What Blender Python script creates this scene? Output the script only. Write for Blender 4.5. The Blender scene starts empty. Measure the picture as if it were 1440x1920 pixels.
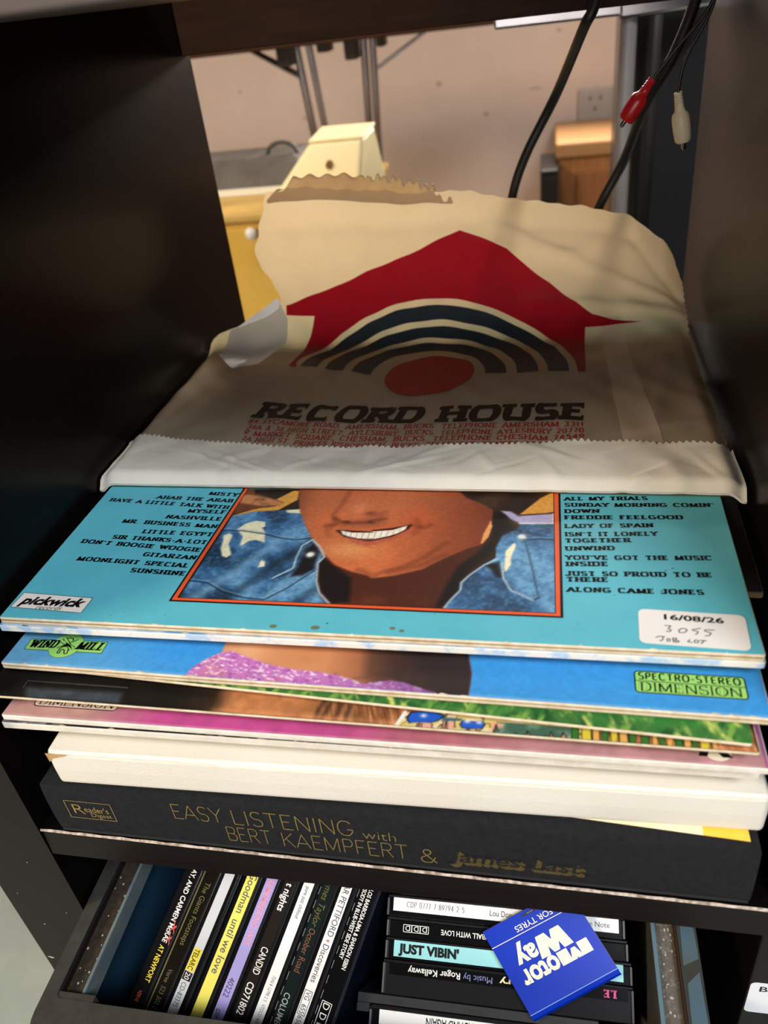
import bpy, bmesh, math, random
import numpy as np
from mathutils import Vector, Matrix
from mathutils.geometry import tessellate_polygon
random.seed(7); rng = np.random.default_rng(7)
SC = bpy.context.scene
COL = SC.collection

# ------------------------------------------------------------------ camera
cam_d = bpy.data.cameras.new('camera'); cam = bpy.data.objects.new('camera', cam_d); COL.objects.link(cam)
cam_d.sensor_fit = 'VERTICAL'; cam_d.sensor_height = 36.0; cam_d.lens = 1503.0 / 1920.0 * 36.0
cam_d.clip_start = 0.01; cam_d.clip_end = 50
RT = np.array([[0.98065026, 0.16475416, -0.10574088], [0.0045773, -0.55928268, -0.82896437], [-0.19571437, 0.81244012, -0.54921484]])
CP = np.array([0.24330382, -0.20486334, 0.32860282])
m = Matrix.Identity(4)
for i in range(3):
    m[i][0] = RT[0][i]; m[i][1] = -RT[1][i]; m[i][2] = -RT[2][i]; m[i][3] = CP[i]
cam.matrix_world = m
cam_d.dof.use_dof = True; cam_d.dof.focus_distance = 0.40; cam_d.dof.aperture_fstop = 9.0
SC.camera = cam

# ------------------------------------------------------------------ light and exposure
SC.view_settings.view_transform = 'Standard'; SC.view_settings.look = 'None'
SC.view_settings.gamma = 1.0; SC.view_settings.use_curve_mapping = False
SC.view_settings.exposure = 0.0
wd = bpy.data.worlds.new('World'); SC.world = wd; wd.use_nodes = True
wd.node_tree.nodes['Background'].inputs[0].default_value = (0.80, 0.86, 1.0, 1); wd.node_tree.nodes['Background'].inputs[1].default_value = 0.03

def lamp(name, loc, target, size, power, color, shape='RECTANGLE', size_y=None):
    d = bpy.data.lights.new(name, 'AREA'); d.energy = power; d.color = color; d.shape = shape; d.size = size
    d.size_y = size_y or size
    o = bpy.data.objects.new(name, d); COL.objects.link(o); o.location = loc
    o.rotation_euler = (Vector(target) - Vector(loc)).to_track_quat('-Z', 'Y').to_euler()
    return o
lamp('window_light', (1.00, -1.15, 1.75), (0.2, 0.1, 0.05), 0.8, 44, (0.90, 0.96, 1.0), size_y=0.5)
lamp('ceiling_lamp_front', (-1.70, -1.10, 1.35), (0.2, 0.05, 0.08), 0.6, 50, (1.0, 0.80, 0.56), size_y=0.6)
lamp('low_front_fill', (0.10, -2.1, 0.46), (0.2, 0.35, 0.14), 0.9, 15, (1.0, 0.96, 0.92), size_y=0.5)  # added low fill for the bag's raised back and white fronts, source unseen
lamp('ceiling_lamp_rear', (0.0, 0.30, 2.0), (0.1, 0.8, 0.1), 0.6, 15, (1.0, 0.86, 0.76), size_y=0.3)
lamp('rear_bag_fill', (0.38, 1.52, 0.50), (0.2, 0.37, 0.16), 0.5, 24, (1.0, 0.91, 0.79), size_y=0.16)  # added lamp hidden behind the rail so the bag's raised back glows through

# ------------------------------------------------------------------ materials
def lin(c):
    out = []
    for k in c[:3]:
        k = k / 255.0
        out.append(k / 12.92 if k <= 0.04045 else ((k + 0.055) / 1.055) ** 2.4)
    return out
MATS = {}
def mat(name, rgb, rough=0.5, metal=0.0, spec=0.5, var=0.0, vscale=40, stretch=(1, 1, 1), bump=0.0, bscale=200, bstretch=(1, 1, 1), rgb2=None, translucent=0.0, coat=0.0, alpha=1.0, emit=0.0, attr=False, trans=0.0, thresh=None, tint=None):
    if name in MATS: return MATS[name]
    M = bpy.data.materials.new(name); M.use_nodes = True
    nt = M.node_tree; N = nt.nodes; L = nt.links; b = N['Principled BSDF']
    c = (*lin(rgb), 1)
    b.inputs['Base Color'].default_value = c; b.inputs['Roughness'].default_value = rough; b.inputs['Metallic'].default_value = metal
    b.inputs['Specular IOR Level'].default_value = spec
    if coat: b.inputs['Coat Weight'].default_value = coat; b.inputs['Coat Roughness'].default_value = 0.08
    if trans: b.inputs['Transmission Weight'].default_value = trans
    if alpha < 1: b.inputs['Alpha'].default_value = alpha
    tc = N.new('ShaderNodeTexCoord')
    col_out = None
    if attr:
        a = N.new('ShaderNodeAttribute'); a.attribute_name = 'Col'; L.new(a.outputs['Color'], b.inputs['Base Color']); col_out = a.outputs['Color']
    elif var or rgb2:
        mp = N.new('ShaderNodeMapping'); mp.inputs['Scale'].default_value = stretch; L.new(tc.outputs['Object'], mp.inputs['Vector'])
        nz = N.new('ShaderNodeTexNoise'); nz.inputs['Scale'].default_value = vscale; nz.inputs['Detail'].default_value = 6; nz.inputs['Roughness'].default_value = 0.65; L.new(mp.outputs[0], nz.inputs['Vector'])
        r = N.new('ShaderNodeValToRGB'); L.new(nz.outputs['Fac'], r.inputs['Fac'])
        lo, hi = thresh or (0.32, 0.68)
        r.color_ramp.elements[0].position = lo; r.color_ramp.elements[1].position = hi
        c2 = lin(rgb2) if rgb2 else [min(1, k * (1 + var)) for k in c[:3]]
        c1 = c[:3] if rgb2 else [k * (1 - var) for k in c[:3]]
        r.color_ramp.elements[0].color = (*c1, 1); r.color_ramp.elements[1].color = (*c2, 1)
        L.new(r.outputs['Color'], b.inputs['Base Color']); col_out = r.outputs['Color']
    nrm = None
    if bump:
        mp2 = N.new('ShaderNodeMapping'); mp2.inputs['Scale'].default_value = bstretch; L.new(tc.outputs['Object'], mp2.inputs['Vector'])
        n2 = N.new('ShaderNodeTexNoise'); n2.inputs['Scale'].default_value = bscale; n2.inputs['Detail'].default_value = 5; L.new(mp2.outputs[0], n2.inputs['Vector'])
        bp = N.new('ShaderNodeBump'); bp.inputs['Strength'].default_value = min(1.0, bump); bp.inputs['Distance'].default_value = 0.001 * max(1.0, bump); L.new(n2.outputs['Fac'], bp.inputs['Height']); L.new(bp.outputs[0], b.inputs['Normal']); nrm = bp.outputs[0]
    if translucent:
        t = N.new('ShaderNodeBsdfTranslucent'); t.inputs['Color'].default_value = (*lin(tint), 1) if tint else c
        if col_out and not tint: L.new(col_out, t.inputs['Color'])
        if nrm: L.new(nrm, t.inputs['Normal'])
        mx = N.new('ShaderNodeMixShader'); mx.inputs[0].default_value = translucent
        L.new(b.outputs[0], mx.inputs[1]); L.new(t.outputs[0], mx.inputs[2]); L.new(mx.outputs[0], N['Material Output'].inputs['Surface'])
    MATS[name] = M
    return M

PRINT = mat('printed_picture', (200, 200, 200), 0.42, attr=True, spec=0.3)
CREAM = mat('board_edge', (206, 184, 148), 0.75, rgb2=(236, 222, 196), vscale=160, bump=0.4, bscale=900)
WHITE_EDGE = mat('white_board_edge', (218, 208, 194), 0.7, rgb2=(236, 230, 220), vscale=140)
SLIT = mat('sleeve_slit', (120, 90, 60), 0.9, var=0.4, vscale=300)
BLACKINK = mat('black_ink', (12, 10, 12), 0.42, spec=.25)
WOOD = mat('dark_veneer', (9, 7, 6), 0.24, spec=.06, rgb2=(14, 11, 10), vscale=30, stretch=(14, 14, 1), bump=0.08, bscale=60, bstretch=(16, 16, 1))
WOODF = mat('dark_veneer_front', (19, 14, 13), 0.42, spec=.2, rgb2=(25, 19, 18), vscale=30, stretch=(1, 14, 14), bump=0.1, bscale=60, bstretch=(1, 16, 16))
WORN = mat('worn_edge', (130, 112, 100), 0.7, rgb2=(205, 190, 178), vscale=260, thresh=(0.4, 0.62))
RAIL = mat('brown_wood', (46, 26, 13), 0.6, spec=.15, rgb2=(60, 35, 18), vscale=24, stretch=(1, 10, 10))

# ------------------------------------------------------------------ mesh helpers (millimetres in, metres out)
class MB:
    def __init__(s): s.v = []; s.f = []; s.m = []; s.mats = []; s.col = {}
    def mi(s, M):
        if M not in s.mats: s.mats.append(M)
        return s.mats.index(M)
    def add(s, pts, faces, M, cols=None):
        b = len(s.v); k = s.mi(M)
        s.v.extend([tuple(float(c) for c in p) for p in pts])
        for f in faces: s.f.append(tuple(b + i for i in f)); s.m.append(k)
        if cols is not None:
            for i, c in enumerate(cols): s.col[b + i] = c
        return b
    def poly(s, pts, M): s.add(pts, [tuple(range(len(pts)))], M)
    def hexa(s, p, M, top=None, front=None):
        # p = 8 points: bottom ring of 4 then top ring of 4, both counter-clockwise from above
        F = [(3, 2, 1, 0), (4, 5, 6, 7), (0, 1, 5, 4), (1, 2, 6, 5), (2, 3, 7, 6), (3, 0, 4, 7)]
        b = s.add(p, [], M)
        for i, f in enumerate(F):
            s.f.append(tuple(b + q for q in f)); s.m.append(s.mi(top if (i == 1 and top) else front if (i == 2 and front) else M))
    def box(s, a, b, M, **k):
        (x0, y0, z0), (x1, y1, z1) = a, b
        s.hexa([(x0, y0, z0), (x1, y0, z0), (x1, y1, z0), (x0, y1, z0), (x0, y0, z1), (x1, y0, z1), (x1, y1, z1), (x0, y1, z1)], M, **k)
    def tube(s, path, r, M, n=12, caps=True, radii=None):
        path = [Vector(p) for p in path]; rings = []
        up = Vector((0.13, 0.37, 0.92))
        for i, p in enumerate(path):
            t = (path[min(i + 1, len(path) - 1)] - path[max(i - 1, 0)]).normalized()
            a = t.cross(up).normalized(); bb = a.cross(t).normalized(); rr = radii[i] if radii else r
            rings.append([p + a * (rr * math.cos(2 * math.pi * k / n)) + bb * (rr * math.sin(2 * math.pi * k / n)) for k in range(n)])
        pts = [q for R in rings for q in R]; F = []
        for i in range(len(rings) - 1):
            for k in range(n): F.append((i * n + k, i * n + (k + 1) % n, (i + 1) * n + (k + 1) % n, (i + 1) * n + k))
        if caps: F.append(tuple(range(n - 1, -1, -1))); F.append(tuple((len(rings) - 1) * n + k for k in range(n)))
        s.add(pts, F, M)
    def build(s, name, parent=None, smooth=None, bevel=None, merge=False):
        me = bpy.data.meshes.new(name); me.from_pydata(s.v, [], s.f); me.update()
        for M in s.mats: me.materials.append(M)
        me.polygons.foreach_set('material_index', s.m)
        if s.col:
            a = me.color_attributes.new('Col', 'FLOAT_COLOR', 'POINT'); arr = np.ones((len(s.v), 4), np.float32)
            idx = np.fromiter(s.col.keys(), int); arr[idx, :3] = np.array(list(s.col.values()), np.float32); a.data.foreach_set('color', arr.ravel())
        if merge:
            bm = bmesh.new(); bm.from_mesh(me); bmesh.ops.remove_doubles(bm, verts=bm.verts, dist=1e-6); bm.to_mesh(me); bm.free()
        if smooth is not None:
            me.polygons.foreach_set('use_smooth', [True] * len(me.polygons)); me.set_sharp_from_angle(angle=math.radians(smooth))
        o = bpy.data.objects.new(name, me); COL.objects.link(o)
        if parent: o.parent = parent
        if bevel:
            md = o.modifiers.new('bevel', 'BEVEL'); md.width = bevel; md.segments = 2; md.limit_method = 'ANGLE'; md.angle_limit = math.radians(40)
        return o

class Fr:
    # local frame: millimetre coordinates (a, b, c) -> world metres
    def __init__(s, o, u, v): s.o = np.array(o, float); s.u = np.array(u, float); s.v = np.array(v, float); s.n = np.cross(s.u, s.v); s.n /= np.linalg.norm(s.n)
    def __call__(s, a, b, c=0.0): return tuple(s.o + (s.u * a + s.v * b + s.n * c) * 0.001)
    def sub(s, a, b, ang=0.0, c=0.0):
        ca, sa = math.cos(ang), math.sin(ang); return Fr(s(a, b, c), s.u * ca + s.v * sa, s.v * ca - s.u * sa)
def fr_ang(o, deg): a = math.radians(deg); return Fr(o, (math.cos(a), math.sin(a), 0), (-math.sin(a), math.cos(a), 0))

def set_props(o, label=None, cat=None, group=None, kind=None):
    if label: o['label'] = label
    if cat: o['category'] = cat
    if group: o['group'] = group
    if kind: o['kind'] = kind
    return o
def thing(name, label, cat, loc=(0, 0, 0), group=None):
    o = bpy.data.objects.new(name, None); COL.objects.link(o); o.empty_display_size = 0.02
    return set_props(o, label, cat, group)

# ------------------------------------------------------------------ lettering
def arc(cx, cy, rx, ry, a0, a1, n=12): return [(cx + rx * math.cos(math.radians(a0 + (a1 - a0) * i / n)), cy + ry * math.sin(math.radians(a0 + (a1 - a0) * i / n))) for i in range(n + 1)]
def _glyphs():
    G = {}
    G['A'] = (0.82, [[(0, 0), (.41, 1), (.82, 0)], [(.16, .34), (.66, .34)]])
    G['B'] = (0.68, [[(.1, 0), (.1, 1)], [(.1, 1), (.42, 1)] + arc(.42, .76, .22, .24, 90, -90)[1:] + [(.1, .52)], [(.42, .52)] + arc(.44, .26, .24, .26, 90, -90)[1:] + [(.1, 0)]])
    G['C'] = (0.78, [arc(.42, .5, .38, .5, 42, 318, 24)])
    G['D'] = (0.80, [[(.1, 0), (.1, 1)], [(.1, 1), (.36, 1)] + arc(.36, .5, .38, .5, 90, -90, 16)[1:] + [(.1, 0)]])
    G['E'] = (0.66, [[(.1, 0), (.1, 1)], [(.1, 1), (.62, 1)], [(.1, .52), (.5, .52)], [(.1, 0), (.64, 0)]])
    G['F'] = (0.62, [[(.1, 0), (.1, 1)], [(.1, 1), (.6, 1)], [(.1, .5), (.48, .5)]])
    G['G'] = (0.84, [arc(.42, .5, .38, .5, 42, 345, 24) + [(.78, .42)], [(.5, .42), (.8, .42)]])
    G['H'] = (0.82, [[(.1, 0), (.1, 1)], [(.72, 0), (.72, 1)], [(.1, .5), (.72, .5)]])
    G['I'] = (0.24, [[(.12, 0), (.12, 1)]])
    G['J'] = (0.52, [[(.4, 1), (.4, .26)] + arc(.22, .24, .18, .24, 0, -160, 10)])
    G['K'] = (0.78, [[(.1, 0), (.1, 1)], [(.7, 1), (.12, .42)], [(.3, .58), (.74, 0)]])
    G['L'] = (0.62, [[(.1, 1), (.1, 0)], [(.1, 0), (.6, 0)]])
    G['M'] = (0.98, [[(.1, 0), (.1, 1), (.49, .1), (.88, 1), (.88, 0)]])
    G['N'] = (0.84, [[(.1, 0), (.1, 1), (.74, 0), (.74, 1)]])
    G['O'] = (0.86, [arc(.43, .5, .39, .5, 0, 360, 30)])
    G['P'] = (0.66, [[(.1, 0), (.1, 1)], [(.1, 1), (.4, 1)] + arc(.4, .73, .23, .27, 90, -90)[1:] + [(.1, .46)]])
    G['Q'] = (0.86, [arc(.43, .5, .39, .5, 0, 360, 30), [(.5, .25), (.82, -.08)]])
    G['R'] = (0.76, [[(.1, 0), (.1, 1)], [(.1, 1), (.42, 1)] + arc(.42, .75, .23, .25, 90, -90)[1:] + [(.1, .5)], [(.38, .5), (.7, 0)]])
    G['S'] = (0.64, [arc(.33, .745, .26, .255, 35, 270, 16) + arc(.32, .255, .28, .255, 90, -150, 16)[1:]])
    G['T'] = (0.74, [[(.37, 0), (.37, 1)], [(.04, 1), (.7, 1)]])
    G['U'] = (0.80, [[(.1, 1), (.1, .34)] + arc(.4, .34, .3, .34, 180, 360, 14)[1:] + [(.7, 1)]])
    G['V'] = (0.80, [[(.02, 1), (.4, 0), (.78, 1)]])
    G['W'] = (1.1, [[(.02, 1), (.3, 0), (.55, .95), (.8, 0), (1.08, 1)]])
    G['X'] = (0.76, [[(.05, 0), (.7, 1)], [(.05, 1), (.7, 0)]])
    G['Y'] = (0.76, [[(.02, 1), (.38, .48), (.74, 1)], [(.38, .48), (.38, 0)]])
    G['Z'] = (0.68, [[(.06, 1), (.62, 1), (.06, 0), (.64, 0)]])
    G['0'] = (0.66, [arc(.33, .5, .27, .5, 0, 360, 26)])
    G['1'] = (0.4, [[(.08, .8), (.22, 1), (.22, 0)]])
    G['2'] = (0.64, [arc(.32, .72, .25, .28, 165, -20, 14) + [(.08, 0), (.58, 0)]])
    G['3'] = (0.62, [arc(.29, .75, .24, .25, 150, -90, 14), arc(.29, .26, .27, .26, 90, -150, 14)])
    G['4'] = (0.66, [[(.46, 0), (.46, 1), (.05, .3), (.62, .3)]])
    G['5'] = (0.62, [[(.54, 1), (.14, 1), (.11, .56)] + arc(.3, .32, .26, .32, 120, -140, 14)])
    G['6'] = (0.64, [arc(.32, .3, .26, .3, 0, 360, 22), [(.5, .95), (.2, .68), (.07, .38)]])
    G['7'] = (0.6, [[(.06, 1), (.56, 1), (.22, 0)]])
    G['8'] = (0.64, [arc(.32, .76, .22, .24, 0, 360, 20), arc(.32, .26, .27, .26, 0, 360, 20)])
    G['9'] = (0.64, [arc(.32, .7, .26, .3, 0, 360, 22), [(.57, .62), (.44, .32), (.14, .05)]])
    G['&'] = (0.8, [[(.76, .02), (.24, .66)] + arc(.36, .8, .16, .2, 220, -40, 12) + [(.2, .44)] + arc(.34, .25, .26, .25, 150, 330, 12) + [(.7, .44)]])
    G[','] = (0.24, [[(.14, .1), (.06, -.16)]]); G['.'] = (0.24, [[(.07, .05), (.17, .05)]]); G["'"] = (0.2, [[(.12, 1), (.08, .72)]])
    G['-'] = (0.44, [[(.06, .42), (.38, .42)]]); G['/'] = (0.5, [[(.02, -.05), (.46, 1.05)]]); G[' '] = (0.42, [])
    return G
GL = _glyphs()
ROUND = set('CGOQSU0368925&J')
def stroke_polys(pl, wv, wh):
    # a polyline becomes quads whose width follows the direction of the stroke
    out = []; parts = [[pl[0]]]
    for i in range(1, len(pl)):
        parts[-1].append(pl[i])
        if 0 < i < len(pl) - 1:
            a = Vector(pl[i]) - Vector(pl[i - 1]); b = Vector(pl[i + 1]) - Vector(pl[i])
            if a.length > 1e-9 and b.length > 1e-9 and a.angle(b) > math.radians(38): parts.append([pl[i]])
    for p in parts:
        P = [Vector(q) for q in p if True]
        if len(P) < 2: continue
        L, R = [], []
        closed = (P[0] - P[-1]).length < 1e-6
        for i in range(len(P)):
            if closed: t = P[(i + 1) % len(P) if i < len(P) - 1 else 1] - P[i - 1 if i > 0 else -2]
            else: t = P[min(i + 1, len(P) - 1)] - P[max(i - 1, 0)]
            if t.length < 1e-9: t = Vector((1, 0))
            t.normalize(); w = 0.5 * (wh + (wv - wh) * abs(t.y)); n = Vector((-t.y, t.x))
            L.append(P[i] + n * w); R.append(P[i] - n * w)
        for i in range(len(P) - 1): out.append([tuple(R[i]), tuple(R[i + 1]), tuple(L[i + 1]), tuple(L[i])])
    return out
def sk(text, wv=.22, wh=.1, serif=.12, shear=0.0, track=.12, wide=1.0):
    # slab lettering built from strokes; returns (polygons, width) at cap height 1
    polys = []; x = 0.0
    for ch in text:
        w, strokes = GL.get(ch.upper(), GL[' ']); h = 1.0
        for pl in strokes:
            q = [(x + px * wide + wv * .35, min(max(py, wh / 2 if -.001 <= py else py), 1 - wh / 2 if py <= 1.001 else py)) for px, py in pl]
            polys += stroke_polys(q, wv, wh)
            if serif and ch.isalpha():
                for end, nb in ((q[0], q[1]), (q[-1], q[-2])):
                    vert = abs(end[1] - nb[1]) > abs(end[0] - nb[0]) * .6
                    if vert and (end[1] < wh or end[1] > 1 - wh) and ch.upper() not in 'CGSOQ':
                        s_ = wv / 2 + serif
                        polys.append([(end[0] - s_, end[1] - wh / 2), (end[0] + s_, end[1] - wh / 2), (end[0] + s_, end[1] + wh / 2), (end[0] - s_, end[1] + wh / 2)])
                    elif not vert and ch.upper() in 'EFLTZ' and abs(end[0] - nb[0]) > .2:
                        if (end[0] > x + w * wide * .5) or ch.upper() == 'T':
                            dy = .2 if end[1] < .3 else -.2 if end[1] > .8 else .0
                            if ch.upper() in 'EF' and .3 < end[1] < .7: continue
                            polys.append([(end[0] - wv * .42, end[1]), (end[0], end[1]), (end[0], end[1] + dy), (end[0] - wv * .2, end[1] + dy)][::1 if dy > 0 else -1])
            if serif and ch.upper() in 'CGS':
                for end in ((q[0],) if ch.upper() != 'S' else (q[0], q[-1])):
                    polys.append([(end[0] - wv * .25, end[1] - .1), (end[0] + wv * .25, end[1] - .1), (end[0] + wv * .25, end[1] + .12), (end[0] - wv * .25, end[1] + .12)])
        x += w * wide + wv * .7 + track
    polys = [[(px + shear * py, py) for px, py in p] for p in polys]
    return polys, x - track
_bf = {}
def bf(text, bold=0.0, shear=0.0, space=1.0):
    # text from the built-in font; returns (triangles, width) at cap height 1
    key = (text, bold, shear, space)
    if key in _bf: return _bf[key]
    c = bpy.data.curves.new('t', 'FONT'); c.body = text; c.size = 1.0; c.offset = bold; c.shear = shear; c.resolution_u = 3; c.space_character = space; c.fill_mode = 'FRONT'
    o = bpy.data.objects.new('t', c); COL.objects.link(o)
    dg = bpy.context.evaluated_depsgraph_get(); me = bpy.data.meshes.new_from_object(o.evaluated_get(dg))
    V = [(v.co.x, v.co.y) for v in me.vertices]; P = []
    for f in me.polygons:
        q = [V[i] for i in f.vertices]
        if f.normal.z < 0: q = q[::-1]
        P.append(q)
    bpy.data.objects.remove(o); bpy.data.curves.remove(c); bpy.data.meshes.remove(me)
    xs = [p[0] for p in V]; x0 = min(xs); k = 1 / 0.73
    P = [[((a - x0) * k, b * k) for a, b in q] for q in P]
    _bf[key] = (P, (max(xs) - x0) * k)
    return _bf[key]
def put(mb, fr, tp, p0, h, w, M, c=.15, ang=0.0):
    # lay lettering in a frame: baseline start p0, cap height h, total width w (mm)
    P, W = tp; kx = w / W if w else h; ca, sa = math.cos(ang), math.sin(ang)
    for q in P: mb.poly([fr(p0[0] + a * kx * ca - b * h * sa, p0[1] + a * kx * sa + b * h * ca, c) for a, b in q], M)
def put_line(mb, fr, tp, pa, pb, h, M, c=.15):
    dx, dy = pb[0] - pa[0], pb[1] - pa[1]; put(mb, fr, tp, pa, h, math.hypot(dx, dy), M, c, math.atan2(dy, dx))
def flat(mb, fr, pts, M, c=.1):
    T = tessellate_polygon([[Vector((a, b, 0)) for a, b in pts]])
    for t in T:
        q = [pts[i] for i in t]
        if (q[1][0] - q[0][0]) * (q[2][1] - q[0][1]) - (q[1][1] - q[0][1]) * (q[2][0] - q[0][0]) < 0: q = q[::-1]
        mb.poly([fr(a, b, c) for a, b in q], M)
def line(mb, fr, pts, w, M, c=.12):
    for q in stroke_polys(pts, w, w): mb.poly([fr(a, b, c) for a, b in q], M)
def rrect(x0, y0, x1, y1, r, n=5):
    return arc(x1 - r, y1 - r, r, r, 0, 90, n) + arc(x0 + r, y1 - r, r, r, 90, 180, n) + arc(x0 + r, y0 + r, r, r, 180, 270, n) + arc(x1 - r, y0 + r, r, r, 270, 360, n)

# ------------------------------------------------------------------ printed pictures (drawn on a fine grid of the cover)
def fnoise(U, V, s, seed):
    r = np.random.default_rng(seed); out = np.zeros_like(U); amp = 1.0
    for o in range(4):
        g = r.random((64, 64)); x = U / s; y = V / s; xi = np.floor(x).astype(int); yi = np.floor(y).astype(int); fx = x - xi; fy = y - yi
        fx = fx * fx * (3 - 2 * fx); fy = fy * fy * (3 - 2 * fy)
        a = g[yi % 64, xi % 64]; b = g[yi % 64, (xi + 1) % 64]; c = g[(yi + 1) % 64, xi % 64]; d = g[(yi + 1) % 64, (xi + 1) % 64]
        out += amp * ((a * (1 - fx) + b * fx) * (1 - fy) + (c * (1 - fx) + d * fx) * fy - .5); amp *= .5; s *= .5
    return out
class Canvas:
    def __init__(s, u0, u1, v0, v1, res, rgb):
        s.nu = int((u1 - u0) / res) + 1; s.nv = int((v1 - v0) / res) + 1
        s.U, s.V = np.meshgrid(np.linspace(u0, u1, s.nu), np.linspace(v0, v1, s.nv)); s.C = np.ones((*s.U.shape, 3)) * np.array(rgb, float)
    def mix(s, a, rgb): a = np.clip(a, 0, 1)[..., None]; s.C = s.C * (1 - a) + np.array(rgb, float) * a
    def sdf(s, pts):
        P = np.array(pts, float); d = np.full(s.U.shape, 1e9); ins = np.zeros(s.U.shape, bool)
        for i in range(len(P)):
            a, b = P[i], P[(i + 1) % len(P)]; e = b - a; L2 = e @ e + 1e-12
            t = np.clip(((s.U - a[0]) * e[0] + (s.V - a[1]) * e[1]) / L2, 0, 1)
            d = np.minimum(d, np.hypot(s.U - a[0] - t * e[0], s.V - a[1] - t * e[1]))
            c = ((a[1] > s.V) != (b[1] > s.V)) & (s.U < (b[0] - a[0]) * (s.V - a[1]) / (b[1] - a[1] + 1e-12) + a[0]); ins ^= c
        return np.where(ins, -d, d)
    def poly(s, pts, rgb, soft=.5, alpha=1.0): s.mix(alpha * np.clip(.5 - s.sdf(pts) / soft, 0, 1), rgb)
    def mask(s, pts, soft=.5): return np.clip(.5 - s.sdf(pts) / soft, 0, 1)
    def dline(s, pts):
        d = np.full(s.U.shape, 1e9)
        for a, b in zip(pts[:-1], pts[1:]):
            a = np.array(a); e = np.array(b) - a; t = np.clip(((s.U - a[0]) * e[0] + (s.V - a[1]) * e[1]) / (e @ e + 1e-12), 0, 1)
            d = np.minimum(d, np.hypot(s.U - a[0] - t * e[0], s.V - a[1] - t * e[1]))
        return d
    def stroke(s, pts, w, rgb, soft=.5, alpha=1.0): s.mix(alpha * np.clip(.5 - (s.dline(pts) - w / 2) / soft, 0, 1), rgb)
    def blob(s, p, ru, rv, rgb, alpha=1.0): s.mix(alpha * np.exp(-((s.U - p[0]) / ru) ** 2 - ((s.V - p[1]) / rv) ** 2), rgb)
    def grain(s, amp, size, seed, mask=1.0): s.C = np.clip(s.C * (1 + amp * (fnoise(s.U, s.V, size, seed) * np.ones_like(s.U) * mask)[..., None]), 0, 255)
    def lay(s, mb, fr, c=.12, fn=None):
        L = s.C / 255.0; L = np.where(L <= .04045, L / 12.92, ((L + .055) / 1.055) ** 2.4).reshape(-1, 3)
        pts = [(fn or fr)(a, b, c) for a, b in zip(s.U.ravel(), s.V.ravel())]; F = []
        for j in range(s.nv - 1):
            for i in range(s.nu - 1): k = j * s.nu + i; F.append((k, k + 1, k + 1 + s.nu, k + s.nu))
        mb.add(pts, F, PRINT, L.tolist())

# ------------------------------------------------------------------ record sleeves
def sleeve(mb, fr, w, d, t, puff, top, edge, r=1.2, slit=True):
    # card sleeve: chamfered face, two boards with the opening between, underside swelling over the disc inside
    def ring(ins, z, rr): return [fr(a, b, z) for a, b in rrect(ins, ins, w - ins, d - ins, max(rr - ins, .3), 4)]
    prof = [(0.45, 0.0, edge), (0.05, -0.3, edge)] + ([(0.0, -1.0, edge)] if t > 1.5 else [])
    if slit: prof += [(0.5, -1.05, SLIT), (0.5, -t + 1.05, SLIT), (0.0, -t + 1.0, edge)]
    prof += [(0.0, -t + .15, edge), (0.4, -t, edge)]
    if puff > 0: prof += [(14, -t - .12 * puff, edge), (34, -t - .6 * puff, edge), (60, -t - .95 * puff, edge), (100, -t - puff, edge)]
    rings = [ring(i, z, r) for i, z, _ in prof]; n = len(rings[0])
    mb.poly(rings[0], top)
    for k in range(len(rings) - 1):
        M = prof[k + 1][2]
        mb.add(rings[k] + rings[k + 1], [(i, n + i, n + (i + 1) % n, (i + 1) % n) for i in range(n)], M)
    mb.poly(rings[-1][::-1], edge)
def chips(mb, fr, w, M, seed, n=14, c=.08, vmax=.9):
    # little worn-through spots along the front edge
    r = random.Random(seed)
    for _ in range(n):
        u = r.uniform(2, w - 2); L = r.uniform(.6, 5); k = r.uniform(.3, vmax)
        flat(mb, fr, [(u, .4), (u + L * .3, .4 + k), (u + L * .6, .4 + k * .7), (u + L, .4)], M, c)

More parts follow.
